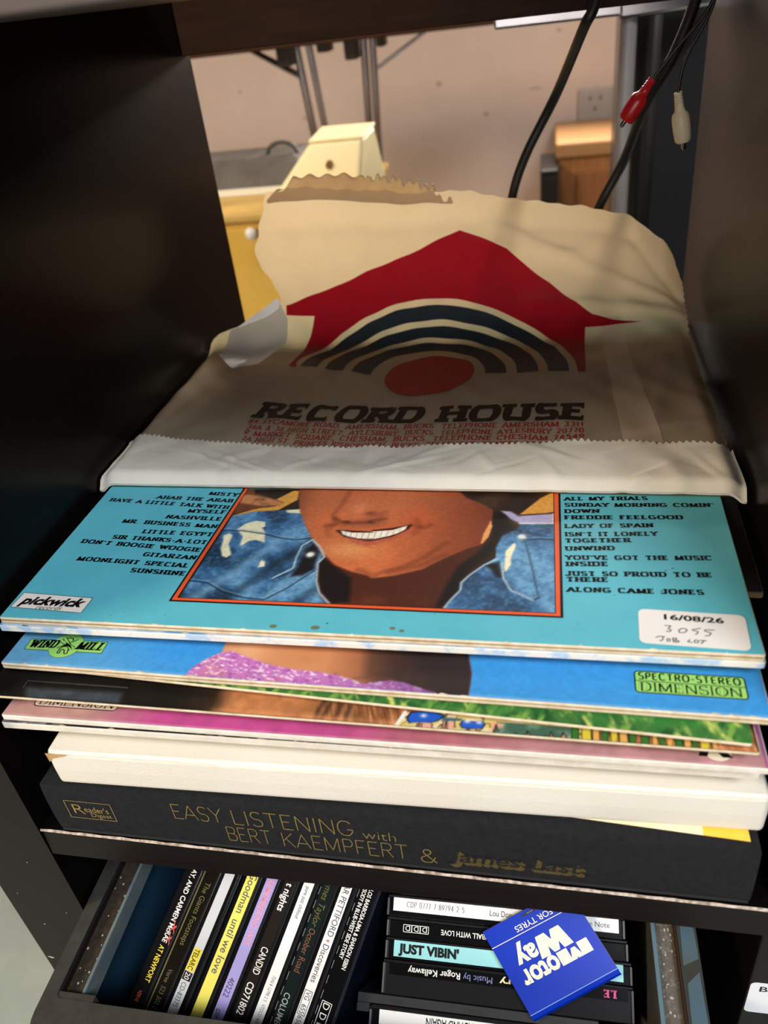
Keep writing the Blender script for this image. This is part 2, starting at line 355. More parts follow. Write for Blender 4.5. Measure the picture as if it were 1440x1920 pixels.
ART = {"frame":[[75.42,16.02],[76.43,16.81],[78.48,18.46],[245.21,15.84],[244.05,16.74],[242.31,18.59],[243.49,103.38],[242.53,103.36],[240.48,103.32],[78.29,107.66],[79.26,107.05],[81.06,107.08]],"songs":[["MISTY",[60.52,101.95],[77.66,100.49]],["AHAB THE ARAB",[32.15,97.67],[76.69,94.86]],["HAVE A LITTLE TALK WITH",[6.05,94.45],[76.75,88.63]],["MYSELF",[55.26,85.08],[76.76,84.24]],["NASHVILLE",[45.48,79.42],[76.75,78.02]],["MR. BUSINESS MAN",[23.18,74.85],[76.92,71.5]],["LITTLE EGYPT",[38.62,65.98],[76.98,64.7]],["SIR THANKS-A-LOT",[24.38,60.86],[76.49,58.06]],["DON'T BOOGIE WOOGIE",[9.46,56.64],[75.93,51.81]],["GITARZAN",[47.65,47.36],[75.91,45.73]],["MOONLIGHT SPECIAL",[14.93,42.45],[74.67,39.55]],["SUNSHINE",[46.93,34.93],[75.53,33.64]],["ALL MY TRIALS",[245.19,100.59],[283.92,101.96]],["SUNDAY MORNING COMIN'",[245.33,95.26],[312.78,96.81]],["DOWN",[245.34,89.83],[261.62,90.52]],["FREDDIE FEELGOOD",[245.36,84.74],[298.16,86.4]],["LADY OF SPAIN",[245.5,77.63],[284.69,79.62]],["ISN'T IT LONELY",[245.63,71.15],[285.95,73.09]],["TOGETHER",[245.64,66.25],[274.29,67.81]],["UNWIND",[245.76,60.29],[267.21,61.61]],["YOU'VE GOT THE MUSIC",[245.89,53.72],[306.47,56.19]],["INSIDE",[246.01,49.2],[264.05,50.09]],["JUST SO PROUD TO BE",[246.13,42.6],[304.87,44.63]],["THERE",[246.24,38.66],[263.6,39.26]],["ALONG CAME JONES",[246.46,32.05],[300.08,33.15]]],"pick":[[2.33,17.42],[38.38,15.64],[37.93,5.43],[1.6,7.22]],"picktxt":[[3.91,9.71],[36.7,9.3],[14.4,6.69],[27.17,6.59],[3.78,14.7]],"stick":[[274.62,22.94],[313.7,21.76],[311.76,1.57],[273.16,3.56]],"date":[[283.22,17.24],[304.91,16.22],[283.51,20.36]],"hand":[[[283.06,13.64],[285.33,13.52],[284.11,11.8],[285.29,11.34],[284.65,10.22],[283.29,10.5]],[[289.22,12.43],[287.88,11.25],[288.09,9.93],[289.83,10.05],[291.01,11.36],[290.59,12.25],[289.22,12.43]],[[296.02,12.9],[292.97,11.88],[292.76,11.59],[294.92,10.94],[294.23,9.56],[293.52,9.35]],[[300.9,12.16],[297.65,12.2],[297.06,11.63],[299.47,10.46],[298.6,9.08],[297.02,8.7]],[[279.12,6.63],[280.57,7.42],[282.63,7.25]],[[281.78,7.35],[281.83,6.03],[281.04,4.92],[280.37,5.14]],[[283.76,6.43],[283.12,5.86],[283.26,4.82],[284.14,5.04],[284.4,5.95],[283.76,6.43]],[[285.35,6.81],[285.45,4.46]],[[285.35,6.81],[286.72,6.8],[286.45,5.84],[285.56,5.51],[287.59,5.29],[286.83,4.56],[285.62,4.47]],[[291.47,6.46],[290.46,5.09],[292.12,4.79]],[[293.5,6.35],[292.74,5.67],[292.96,4.75],[294.17,4.94],[294.39,5.89],[293.5,6.35]],[[294.83,6.18],[297.19,6.1]],[[296.35,6.14],[295.1,4.29]]],"face":[[108.31,114.1],[111.96,99.75],[115.79,87.55],[122.41,74.8],[128.71,63.98],[135.45,54.87],[144.22,45.19],[152.82,40.76],[160.79,38.32],[163.02,36.56],[171.95,38.6],[184.3,43.95],[193.7,53.01],[202.26,60.04],[208.62,63.7],[211.7,80.29],[211.55,91.53],[205.79,96.55],[198.04,101.68],[189.07,115.36]],"neck":[[135.16,56.01],[138.99,43.84],[140.86,31.23],[143.83,22.34],[148.75,15.86],[167.73,17.05],[194.23,18.72],[197.43,22.67],[201.05,34.56],[205.29,42.92],[211.91,56.03],[213.7,67.33],[211.36,80.28],[195.57,59.75],[171.1,43.29]],"jacketL":[[79.46,16.48],[81.45,82.55],[91.94,86.88],[108.03,88.67],[116.01,89.56],[124.55,71.13],[129.43,64.0],[136.73,52.64],[138.29,49.33],[135.66,45.88],[137.44,35.2],[141.1,25.15],[145.63,20.48],[148.92,17.78],[146.67,13.83],[80.16,11.55]],"jacketR":[[197.21,17.05],[199.16,23.72],[202.74,30.69],[202.52,35.64],[205.49,40.87],[211.23,48.46],[215.99,54.04],[215.44,61.72],[218.08,72.15],[223.95,75.9],[225.76,80.76],[241.23,87.36],[242.6,18.15]],"handp":[[78.36,113.63],[80.32,101.9],[79.85,89.26],[81.61,83.23],[91.05,89.56],[101.5,91.89],[105.22,95.42],[100.39,98.08],[90.97,102.12],[86.41,103.47],[82.99,113.7]],"handp2":[[80.32,101.9],[83.36,102.68],[92.24,100.72],[101.62,96.72],[104.82,95.41],[102.96,92.33],[95.15,91.72],[81.14,94.83]],"yel1":[[91.5,88.22],[100.76,99.5],[106.72,106.75],[109.96,106.81],[111.55,98.34],[104.11,88.56]],"yel2":[[224.73,88.11],[234.01,102.48],[240.98,109.31],[241.19,91.08],[237.09,89.72]],"yel0":[[81.21,83.21],[91.14,89.29],[101.8,90.94],[104.11,88.56],[92.17,86.21],[82.24,82.58]],"white":[[[87.92,71.07],[90.79,76.29],[95.43,78.78],[100.4,77.9],[101.78,74.1],[100.51,72.78],[103.23,69.11],[105.58,60.65],[103.34,61.76],[99.97,62.84],[97.38,61.52],[94.88,57.82],[93.73,58.96],[93.13,65.02],[89.13,69.85]],[[82.81,65.87],[85.2,67.83],[87.39,66.04],[88.12,58.73],[92.19,50.64],[90.82,48.27],[88.2,49.3],[85.31,55.03],[84.23,61.0]],[[108.77,47.39],[110.52,45.78],[111.44,42.49],[108.79,41.8],[108.24,45.67]],[[108.03,88.67],[115.93,89.83],[117.01,85.99],[109.51,86.31]],[[223.48,65.44],[224.26,63.22],[222.45,54.33],[222.75,49.02],[221.09,44.77],[219.86,44.19],[220.07,51.01],[219.93,58.58],[221.36,61.97]]],"ear":[[211.52,82.74],[212.57,77.89],[211.51,69.56],[209.24,64.29],[208.44,64.26],[208.95,71.81],[210.76,79.04]],"teeth":[[140.82,71.96],[146.88,70.47],[156.96,70.84],[155.93,71.65],[165.72,73.22],[172.23,77.13],[172.02,74.06],[168.99,70.92],[165.17,68.38],[158.55,65.75],[152.87,65.52],[157.91,66.08],[150.8,65.8],[145.42,67.27],[142.53,68.73]],"mouth":[[138.02,72.23],[142.78,72.4],[156.79,71.68],[155.68,72.86],[165.39,75.05],[174.89,78.45],[173.44,74.11],[166.69,67.84],[158.78,64.57],[153.25,63.76],[158.33,63.97],[151.01,64.86],[143.31,66.95]],"lip":[[143.31,66.95],[151.01,64.86],[158.33,63.97],[153.25,63.76],[158.78,64.57],[166.69,67.84],[173.44,74.11],[169.0,66.75],[160.76,61.73],[154.23,59.14],[159.26,59.35],[151.06,61.33]],"folds":[[[155.84,42.52],[163.61,37.64],[163.02,36.56],[173.13,32.0],[183.16,30.07]],[[165.05,39.81],[177.2,46.8],[184.37,52.58],[192.32,64.17]],[[170.16,41.12],[183.83,47.12],[193.43,55.2]],[[132.47,75.15],[137.05,77.82],[135.69,80.32]],[[173.56,77.79],[181.04,75.59],[183.52,78.13]]],"stub":[[132.9,76.42],[141.92,76.1],[155.93,75.95],[161.11,78.62],[159.2,88.77],[153.8,82.17]],"noseL":[[135.38,81.59],[133.69,85.43],[136.05,94.81],[137.39,105.92]],"nose":[[134.7,82.86],[136.36,93.46],[137.71,104.51],[146.77,106.1],[152.07,95.21],[149.65,95.15],[157.47,90.03],[160.4,82.37],[154.05,80.9],[152.26,79.58],[141.49,77.97]],"seams":[[[81.21,70.2],[91.42,69.94],[102.87,67.86],[112.96,64.56],[120.68,63.66],[126.93,65.11]],[[79.34,30.49],[88.46,29.39],[97.74,23.65],[108.7,20.24],[118.57,19.34],[126.3,27.33],[131.67,34.89],[135.7,40.43]],[[117.98,34.16],[124.99,38.8],[125.34,49.86],[127.49,60.36],[129.43,64.0]],[[227.67,67.88],[234.89,68.74],[241.45,68.43]],[[219.76,45.73],[220.9,37.64],[226.24,30.11],[233.04,25.78],[235.37,27.79],[232.39,45.34],[228.37,66.77]]],"edges":[[[148.04,18.69],[142.09,25.21],[138.65,33.18],[136.01,45.89],[137.86,51.0],[133.85,58.27],[128.71,63.98],[124.92,59.07],[124.63,49.83],[125.44,42.08],[117.98,34.16]],[[197.28,18.91],[199.16,23.72],[202.74,30.69],[202.52,35.64],[205.49,40.87],[211.23,48.46],[216.71,52.99]],[[218.85,49.89],[220.15,39.61],[223.71,31.89],[233.04,25.78]]],"dark":[[[130.06,61.64],[134.74,54.84],[134.97,45.84],[135.42,41.49],[131.09,36.98],[125.91,35.64],[127.22,43.26],[127.32,55.67]],[[136.96,50.39],[144.48,44.11],[153.88,36.08],[156.8,20.19],[149.33,18.77],[141.91,27.21],[137.76,40.53]],[[199.7,46.83],[206.67,55.79],[212.36,67.28],[213.16,84.02],[213.41,90.3],[217.78,87.9],[223.28,75.87],[216.89,69.77],[214.37,58.34],[205.29,42.92],[202.1,36.62],[202.74,30.69],[197.66,20.8],[193.62,18.68],[196.25,32.3]],[[211.23,48.46],[217.5,50.89],[220.15,39.61],[216.95,40.45],[214.04,45.45]]],"button":[[130.74,52.37],[226.57,70.14]],"collarR":[[215.83,91.01],[220.43,90.5],[224.1,86.84],[240.52,89.19],[240.63,81.25],[225.08,80.73],[220.78,84.26]],"wm":[[6.01,15.63],[43.91,16.89],[44.44,9.72],[6.46,9.13]],"wmc":[[24.74,20.53],[25.46,5.46],[20.84,8.39],[29.85,18.02],[25.24,13.02]],"wmt":[[7.47,10.19],[22.07,11.04],[30.39,11.02],[43.65,11.21],[6.16,14.29]],"wms":[[[21.13,15.84],[29.93,11.43]],[[22.25,17.39],[28.97,10.79]],[[21.73,11.01],[29.17,17.09]],[[23.06,10.28],[26.48,15.13]],[[23.48,8.06],[23.43,11.16],[24.33,12.66]],[[23.48,8.06],[24.69,7.89]],[[24.69,7.89],[24.33,10.39],[25.96,10.24],[27.15,7.83]],[[27.15,7.83],[28.49,7.94],[27.61,11.23]],[[23.33,16.31],[24.46,17.86],[26.56,17.34],[27.07,16.05]]],"sp":[[267.88,19.19],[307.27,19.95],[306.54,8.74],[267.99,8.42]],"spt":[[268.88,14.82],[305.31,15.53],[269.18,8.76],[305.15,9.47],[269.19,18.36],[268.13,13.82],[307.02,15.02]],"knit":[[88.01,-4.54],[87.88,-2.72],[88.93,4.2],[92.69,9.79],[98.19,14.75],[102.96,16.52],[107.69,14.68],[113.79,12.55],[122.61,9.85],[133.45,8.26],[142.49,7.82],[152.21,6.64],[164.51,2.98],[167.9,4.1],[173.67,5.46],[179.71,5.22],[186.01,3.04],[193.39,0.63],[194.96,-2.28]],"skin":[[98.85,14.81],[98.61,22.61],[97.35,29.65],[170.63,35.54],[202.71,30.51],[203.48,23.57],[205.95,12.92],[206.23,6.55],[205.79,-2.34],[170.02,-5.89],[151.03,-0.79],[119.37,0.25]],"hairdark":[[159.63,29.08],[171.32,31.88],[202.71,30.51],[203.48,23.57],[205.95,12.92],[206.23,6.55],[205.79,-2.34],[187.2,-4.19],[174.05,3.48],[167.65,5.29],[163.72,6.55]],"kn":[[[151.4,7.39],[153.63,3.48],[153.42,-0.56]],[[159.86,5.7],[164.57,6.55],[176.13,6.41]]],"h_tan":[[114.9,16.36],[120.9,-0.94],[175.63,-3.23],[171.24,21.22]],"h_hair":[[[143.81,9.84],[142.78,4.21],[142.58,-1.96]],[[147.06,9.33],[145.59,2.91],[144.96,-1.73]],[[151.5,8.94],[150.75,1.86],[151.06,-1.9]],[[155.3,8.49],[154.91,2.25],[155.35,-2.24]]],"h_sticker":[[9.35,6.11],[55.38,7.09],[56.4,0.88],[12.5,-0.12]],"h_tape":[[[8.22,5.57],[7.97,9.55],[57.04,9.38]],[[7.97,9.55],[56.17,9.74]]],"m_bg":[[177.12,7.08],[174.4,-2.55],[250.39,-2.48],[250.82,13.9]],"m_edge":[[177.93,7.54],[174.46,-2.91]],"m_cap":[[[179.98,7.73],[178.89,5.33],[179.03,3.46],[180.34,1.93],[183.71,2.78],[187.78,2.79],[191.11,3.85],[192.92,5.52],[194.17,7.14],[188.57,9.67]],[[200.7,5.65],[199.82,3.2],[200.88,1.32],[203.99,1.4],[209.02,1.89],[209.84,4.15],[208.66,6.1],[205.31,5.34]]],"m_cap2":[[193.12,6.29],[200.64,6.24],[200.19,5.08],[192.81,4.16]],"m_stem":[[[183.77,2.41],[189.21,2.93],[190.33,-2.24],[183.94,-2.43]],[[193.99,3.97],[197.97,4.35],[198.41,1.59],[195.6,0.23],[193.06,-0.02]],[[202.32,1.1],[206.58,0.93],[206.62,-2.51],[202.68,-2.32]]],"m_line":[[[183.79,2.26],[183.02,-2.08]],[[184.48,2.33],[183.89,-2.14]],[[185.28,2.4],[185.53,-2.27]],[[189.21,2.93],[190.2,-2.11]],[[193.7,3.95],[193.06,-0.02]],[[194.56,4.03],[194.19,0.09]],[[195.13,4.08],[195.28,0.56]],[[197.97,4.35],[198.29,1.58]],[[202.77,1.14],[202.41,-2.35]],[[203.47,0.99],[203.36,-2.4]],[[204.15,0.91],[204.25,-2.31]],[[206.58,0.93],[206.78,-1.21],[206.34,-2.54]]],"m_dot":[[185.51,6.33],[202.76,5.1],[207.33,5.02]],"m_tree":[[213.76,5.99],[212.22,-3.16],[241.69,-3.35],[241.71,5.75]],"m_tri":[[[220.44,-2.84],[221.33,0.92],[223.17,-2.85]],[[224.53,-2.85],[225.67,2.41],[228.32,-2.96]],[[230.75,-2.93],[232.27,0.92],[233.7,-2.77]],[[233.7,-2.77],[234.4,2.9],[236.64,-2.82]],[[237.18,-2.84],[238.74,2.97],[240.36,-0.03],[240.9,2.12],[241.7,-2.66]],[[212.2,-2.81],[213.87,4.54],[214.91,1.73],[215.57,4.33],[216.25,2.58],[216.66,4.8],[212.08,5.83]]],"m_strip":[[[[241.67,10.83],[244.69,11.12],[244.58,-10.41],[241.73,-10.7]],0],[[[245.51,11.19],[249.34,11.55],[248.97,-9.95],[245.35,-10.33]],1],[[[249.61,11.58],[252.34,11.83],[251.8,-9.66],[249.22,-9.93]],2],[[[252.88,11.88],[255.6,12.14],[254.87,-9.34],[252.31,-9.61]],0],[[[256.14,12.19],[258.85,12.44],[257.94,-9.02],[255.39,-9.29]],1],[[[259.4,12.49],[262.64,12.8],[261.51,-8.66],[258.45,-8.97]],2],[[[262.91,12.82],[265.6,13.07],[264.31,-8.37],[261.77,-8.63]],0],[[[267.21,13.23],[270.43,13.53],[268.87,-7.89],[265.84,-8.21]],0],[[[271.24,13.6],[273.37,13.8],[271.65,-7.61],[269.63,-7.82]],2],[[[273.91,13.85],[276.04,14.05],[274.17,-7.35],[272.16,-7.56]],0],[[[276.58,14.1],[278.97,14.33],[276.94,-7.06],[274.68,-7.29]],2],[[[279.5,14.38],[282.42,14.65],[280.2,-6.72],[277.44,-7.01]],0],[[[282.68,14.67],[285.33,14.92],[282.95,-6.44],[280.45,-6.7]],2],[[[285.59,14.95],[287.7,15.14],[285.19,-6.21],[283.2,-6.41]],0],[[[288.23,15.19],[292.18,15.56],[289.42,-5.77],[285.69,-6.16]],1],[[[292.7,15.61],[294.8,15.81],[291.9,-5.51],[289.92,-5.72]],2]],"m_blob":[[307.7,13.48],[308.48,9.39],[308.24,5.31],[310.36,3.52],[312.04,12.5]],"p_lab":[[8.25,13.88],[50.87,11.9],[52.23,6.23],[12.15,6.69]],"p_txt":[[13.11,6.94],[51.32,6.66]],"p_rings":[[296.36,6.06],[291.06,4.9],[295.75,2.11],[300.8,5.11]],"p_x":[[32.81,2.81],[54.43,4.58],[154.28,-0.98],[215.26,-0.8]],"spine":[[13.05,36.08],[11.63,3.52],[326.57,37.93],[325.95,3.01]],"rd":[[22.13,24.96],[46.08,25.19],[45.93,12.56],[21.49,12.06]],"rdt":[[23.36,14.47],[25.19,13.97],[43.73,18.93],[32.09,14.62],[43.36,14.77],[24.13,23.18]],"easy":[[77.03,19.53],[162.86,19.75],[166.92,18.61],[181.07,18.54],[77.18,30.62],[100.96,7.35],[186.08,6.18],[190.69,5.91],[198.97,5.84],[101.77,17.63]],"jl":[[204.14,8.3],[261.87,8.54],[203.71,16.08],[260.01,14.14]]}

# ================================================================== SETTING
b = MB(); b.box((-2.2, -2.2, -.53), (2.4, 1.7, -.5), mat('floor_vinyl', (128, 138, 132), 0.6, rgb2=(148, 157, 150), vscale=9, bump=.1, bscale=80)); set_props(b.build('floor'), 'pale grey-green floor beside the rack', 'floor', kind='structure')
b = MB(); b.box((-2.2, 1.7, -.53), (2.4, 1.78, 2.3), mat('wall_paint', (182, 158, 144), 0.8, rgb2=(190, 167, 153), vscale=5, bump=.15, bscale=60))
wall_spots = mat('wall_scuffs', (158, 136, 123), 0.85)
for (x, z, w_, h_) in ((-.28, .095, .012, .006), (.02, .135, .009, .011), (.12, .07, .008, .008), (-.27, .075, .018, .005), (.27, .21, .007, .005), (.22, .11, .02, .003), (-.42, .16, .005, .008)):
    b.poly([(x + w_ * math.cos(a) * (.6 + .4 * math.sin(3 * a + x * 40)) , 1.6988, z + h_ * math.sin(a) * (.7 + .3 * math.cos(2 * a))) for a in [-k * math.pi / 6 for k in range(12)]], wall_spots)
set_props(b.build('wall_back'), 'pinkish beige wall behind the rack with small scuffs', 'wall', kind='structure')

# ================================================================== THE RACK
rack = thing('hifi_rack', 'dark brown wooden hi-fi rack holding the records, its open back showing the wall', 'shelf unit')
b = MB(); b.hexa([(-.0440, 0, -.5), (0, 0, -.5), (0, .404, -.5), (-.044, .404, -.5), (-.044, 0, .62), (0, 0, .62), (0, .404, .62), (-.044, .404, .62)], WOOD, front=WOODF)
chipM = mat('veneer_chip', (206, 190, 172), .8)
for x, z, w_, h_ in ((-.0425, -.1268, .0046, .0016), (-.031, -.0895, .0012, .0008), (-.018, -.0290, .0009, .0006), (-.012, -.075, .0008, .0006), (-.036, -.060, .0007, .0005)):
    b.poly([(x, -.0002, z), (x + w_ * .6, -.0002, z - h_), (x + w_, -.0002, z - h_ * .4), (x + w_ * .5, -.0002, z + h_ * .3)], chipM)
lp = b.build('side_panel', rack)
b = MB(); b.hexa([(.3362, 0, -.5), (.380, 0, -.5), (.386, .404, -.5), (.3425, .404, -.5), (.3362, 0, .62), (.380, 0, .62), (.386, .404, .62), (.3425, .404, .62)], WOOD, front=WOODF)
rp = b.build('side_panel', rack, bevel=.0008)
b = MB()
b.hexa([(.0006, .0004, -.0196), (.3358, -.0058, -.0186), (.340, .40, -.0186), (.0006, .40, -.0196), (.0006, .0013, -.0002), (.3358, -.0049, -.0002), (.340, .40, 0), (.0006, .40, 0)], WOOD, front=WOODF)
N_ = 60
for i in range(N_):
    t0, t1 = i / N_, (i + 1) / N_; x0, x1 = .0006 + .3352 * t0, .0006 + .3352 * t1; y0, y1 = .0004 - .0062 * t0, .0004 - .0062 * t1
    k0 = .0004 + .0004 * abs(math.sin(i * 2.1)) ; k1 = .0004 + .0004 * abs(math.sin((i + 1) * 2.1))
    b.poly([(x0, y0 - .0002, -.0007), (x1, y1 - .0002, -.0007), (x1, y1 + k1, .0002), (x0, y0 + k0, .0002)], WORN)
b.build('record_shelf', rack)
b = MB(); b.box((.0004, .0, .3312), (.3366, .33, .350), mat('top_shelf', (84, 74, 70), 0.45, var=.1, vscale=20)); b.build('top_shelf', rack, bevel=.0008)
b = MB(); b.box((.0004, .0, -.2950), (.3358, .40, -.2770), WOOD, front=WOODF); b.build('lower_shelf', rack, bevel=.0008)
b = MB(); b.box((.0004, .3895, .3005), (.3418, .404, .42), RAIL); b.build('rear_rail', rack, bevel=.0006)
# white price label on the right panel's front face
b = MB(); fr = Fr((.3370, -.0002, -.0942), (1, 0, 0), (0, 0, 1)); STW = mat('sticker_white', (240, 242, 250), 0.35)
pts = rrect(0, 0, 40, 26.8, 2.6); flat(b, fr, pts, STW, .12)
for i in range(len(pts)): p, q = pts[i], pts[(i + 1) % len(pts)]; b.poly([fr(*p, 0.0), fr(*q, 0.0), fr(*q, .12), fr(*p, .12)], STW)
put(b, fr, bf('Ba', .012), (4.2, 19.6), 4.6, 6.6, BLACKINK, .2)
set_props(b.build('price_sticker', rack), 'white sticker on the right panel')

# ================================================================== BACKGROUND
CHROME = mat('chrome', (176, 170, 172), 0.24, metal=1.0); DGREY = mat('dark_plastic', (62, 58, 54), 0.55); BLK = mat('black_plastic', (14, 13, 15), 0.4)
tb = thing('folding_table', 'folding table behind the rack on thin chrome legs with dark hinge brackets', 'table')
b = MB(); b.box((-.40, 1.10, .262), (.22, 1.27, .285), RAIL); b.build('tabletop', tb, bevel=.002)
for x0, z0, x1, z1, r in ((-.141, .262, -.085, -.49, .0062), (-.1205, .262, -.066, -.49, .0055), (-.0325, .262, -.066, -.49, .0058), (-.0186, .262, -.052, -.49, .0055)):
    b = MB(); b.tube([(x0, 1.2, z0), (x0 + (x1 - x0) * .5, 1.2, (z0 + z1) / 2), (x1, 1.2, z1)], r, CHROME, 14); b.build('leg', tb, smooth=40)
for x0, z0, x1, z1 in ((-.1626, .264, -.1393, .2348), (-.098, .264, -.0774, .2482), (-.056, .264, -.0362, .2343), (-.0058, .264, .0069, .2472)):
    b = MB(); b.box((x0, 1.155, z0 - (z0 - z1)), (x1, 1.188, z0), DGREY); b.build('bracket', tb, bevel=.003)
for p, q in (((-.2284, 1.215, .2625), (-.1440, 1.205, .2150)), ((-.2250, 1.222, .2625), (-.1440, 1.212, .2190)), ((.070, 1.215, .2625), (-.0159, 1.205, .2165))):
    b = MB(); b.tube([p, q], .0028, CHROME, 10); b.build('brace', tb, smooth=40)
cf = thing('chrome_stand', 'chrome stand with a flat top rail and grey upright pole behind the right panel', 'stand')
b = MB(); b.box((.199, .606, .2832), (.306, .634, .2965), CHROME); b.build('rail', cf, bevel=.002)
b = MB(); b.hexa([(.303, .608, .2800), (.385, .608, .2830), (.385, .632, .2830), (.303, .632, .2800), (.303, .608, .298), (.385, .608, .301), (.385, .632, .301), (.303, .632, .298)], CHROME); b.build('rail_clamp', cf, bevel=.003)
b = MB(); b.tube([(.3125, .62, .292), (.3130, .62, -.1), (.3135, .62, -.5)], .0072, mat('grey_metal', (158, 150, 148), 0.45, metal=.2), 16); b.build('pole', cf, smooth=40)
b = MB(); b.tube([(.3135, .62, -.5), (.3135, .62, -.488)], .03, DGREY, 20); b.build('foot', cf, smooth=40)
b = MB(); P = rrect(.3205, .66, .52, .90, .022, 8); n = len(P); zz = (-.5, .40)
b.add([(x, y, z) for z in zz for x, y in P], [(i, (i + 1) % n, n + (i + 1) % n, n + i) for i in range(n)] + [tuple(range(n - 1, -1, -1)), tuple(range(n, 2 * n))], mat('black_gloss', (22, 19, 20), 0.25))
tower = thing('black_cabinet', 'tall black rounded cabinet standing behind the chrome pole', 'cabinet'); b.build('body', tower, smooth=50)
b = MB(); b.box((.345, .6585, -.47), (.495, .66, .36), mat('black_cloth', (12, 11, 12), 0.9)); b.build('front_panel', tower, bevel=.0005)
# yellow cupboard with the cream tub and the dark case on top
yc = thing('yellow_cupboard', 'yellow painted cupboard with a white knob behind the left panel', 'cupboard')
YEL = mat('yellow_paint', (226, 180, 70), 0.5, rgb2=(238, 196, 92), vscale=18)
b = MB(); b.box((-.42, .708, -.5), (.030, .93, .116), YEL); b.build('body', yc, bevel=.002)
b = MB(); b.box((-.43, .698, .1162), (.037, .935, .1265), mat('yellow_top', (214, 176, 96), 0.5, var=.08, vscale=30)); b.build('top', yc, bevel=.003)
b = MB(); b.box((-.41, .7035, -.45), (.0, .7078, .108), YEL); dr = b.build('door', yc, bevel=.0015)
b = MB(); b.tube([(-.0865, .7034, .105), (-.0865, .698, .105), (-.0865, .692, .105), (-.0865, .688, .105)], .006, mat('white_knob', (245, 240, 232), 0.25), 16, radii=[.004, .005, .0075, .005]); b.build('knob', dr, smooth=60)
ct = thing('cream_tub', 'cream plastic tapered tub with a small hole, on the yellow cupboard', 'tub')
CR = mat('cream_plastic', (240, 222, 172), 0.45); b = MB()
q = [(-.078, .765, .1268), (.028, .765, .1268), (.052, .83, .1268), (-.060, .84, .1268), (-.0260, .778, .1815), (.0365, .778, .1815), (.044, .822, .1885), (-.020, .826, .1885)]
b.hexa(q, CR); b.build('body', ct, bevel=.004)
b = MB(); b.hexa([(-.0270, .777, .1812), (.0375, .777, .1812), (.0450, .823, .1882), (-.021, .827, .1882), (-.0270, .777, .1845), (.0375, .777, .1845), (.0450, .823, .1915), (-.021, .827, .1915)], CR); b.build('rim', ct, bevel=.0012)
b = MB(); b.tube([(-.004, .7745, .1585), (-.004, .7685, .1570)], .0042, mat('hole_brown', (120, 92, 52), 0.8), 14); b.build('spout', ct, smooth=40)
dc = thing('carrying_case', 'dark grey carrying case with a top handle lying on the yellow cupboard', 'case')
b = MB(); b.hexa([(-.34, .795, .1268), (-.055, .795, .1268), (-.055, .90, .1268), (-.34, .90, .1268), (-.34, .812, .1640), (-.052, .812, .1650), (-.052, .89, .166), (-.34, .89, .165)], mat('case_grey', (70, 64, 58), 0.7, rgb2=(96, 88, 80), vscale=22)); b.build('body', dc, bevel=.008)
b = MB(); b.hexa([(-.342, .788, .1268), (-.058, .788, .1268), (-.058, .796, .1268), (-.342, .796, .1268), (-.342, .790, .1345), (-.058, .790, .1345), (-.058, .797, .1345), (-.342, .797, .1345)], mat('case_sunlit_edge', (214, 204, 182), 0.5)); b.build('sunlit_edge_strip', dc, bevel=.001)  # cream strip: sunlight on the case's lower edge put in as colour
b = MB(); b.tube([(-.0975, .83, .164)] + [(-.0765 - .0185 * math.cos(a), .83, .166 + .0115 * math.sin(a)) for a in [k * math.pi / 10 for k in range(11)]] + [(-.0555, .83, .164)], .0026, DGREY, 10); b.build('handle', dc, smooth=50)
b = MB(); b.box((.3080, 1.692, .0370), (.3800, 1.6998, .1000), mat('socket_grey', (150, 138, 130), 0.5)); 
sk_ = thing('wall_socket', 'grey square socket plate on the beige wall', 'socket'); pl_ = b.build('plate', sk_, bevel=.003)
b = MB()
for x, z in ((.331, .078), (.352, .078), (.3415, .058)): b.box((x, 1.6912, z), (x + .004, 1.6921, z + .008), DGREY)
b.build('socket_hole', pl_)
wc = thing('wooden_cabinet', 'small brown wooden cabinet with overhanging top against the far wall', 'cabinet')
WB = mat('cabinet_wood', (150, 96, 52), 0.5, rgb2=(170, 112, 64), vscale=14, stretch=(10, 10, 1)); WT = mat('cabinet_top', (150, 108, 66), 0.6, rgb2=(166, 122, 78), vscale=16, stretch=(1, 8, 8))
b = MB(); b.box((.262, 1.448, .016), (.56, 1.69, .0425), WT); b.build('top', wc, bevel=.004)
b = MB(); b.box((.270, 1.462, -.5), (.55, 1.685, .0158), WB); b.build('body', wc, bevel=.002)
b = MB(); b.box((.300, 1.456, -.46), (.53, 1.4618, -.012), mat('cabinet_door', (128, 78, 42), 0.5, rgb2=(146, 92, 52), vscale=14, stretch=(10, 10, 1))); b.build('door', wc, bevel=.002)
bs = thing('black_speaker', 'small black speaker box beside the brown wooden cabinet', 'speaker')
b = MB(); b.box((.2335, 1.40, -.5), (.2665, 1.56, .0070), BLK); b.build('box', bs, bevel=.003)
b = MB(); b.box((.237, 1.397, -.45), (.263, 1.3998, -.006), mat('speaker_cloth', (26, 24, 26), 0.9)); b.build('grille', bs, bevel=.001)

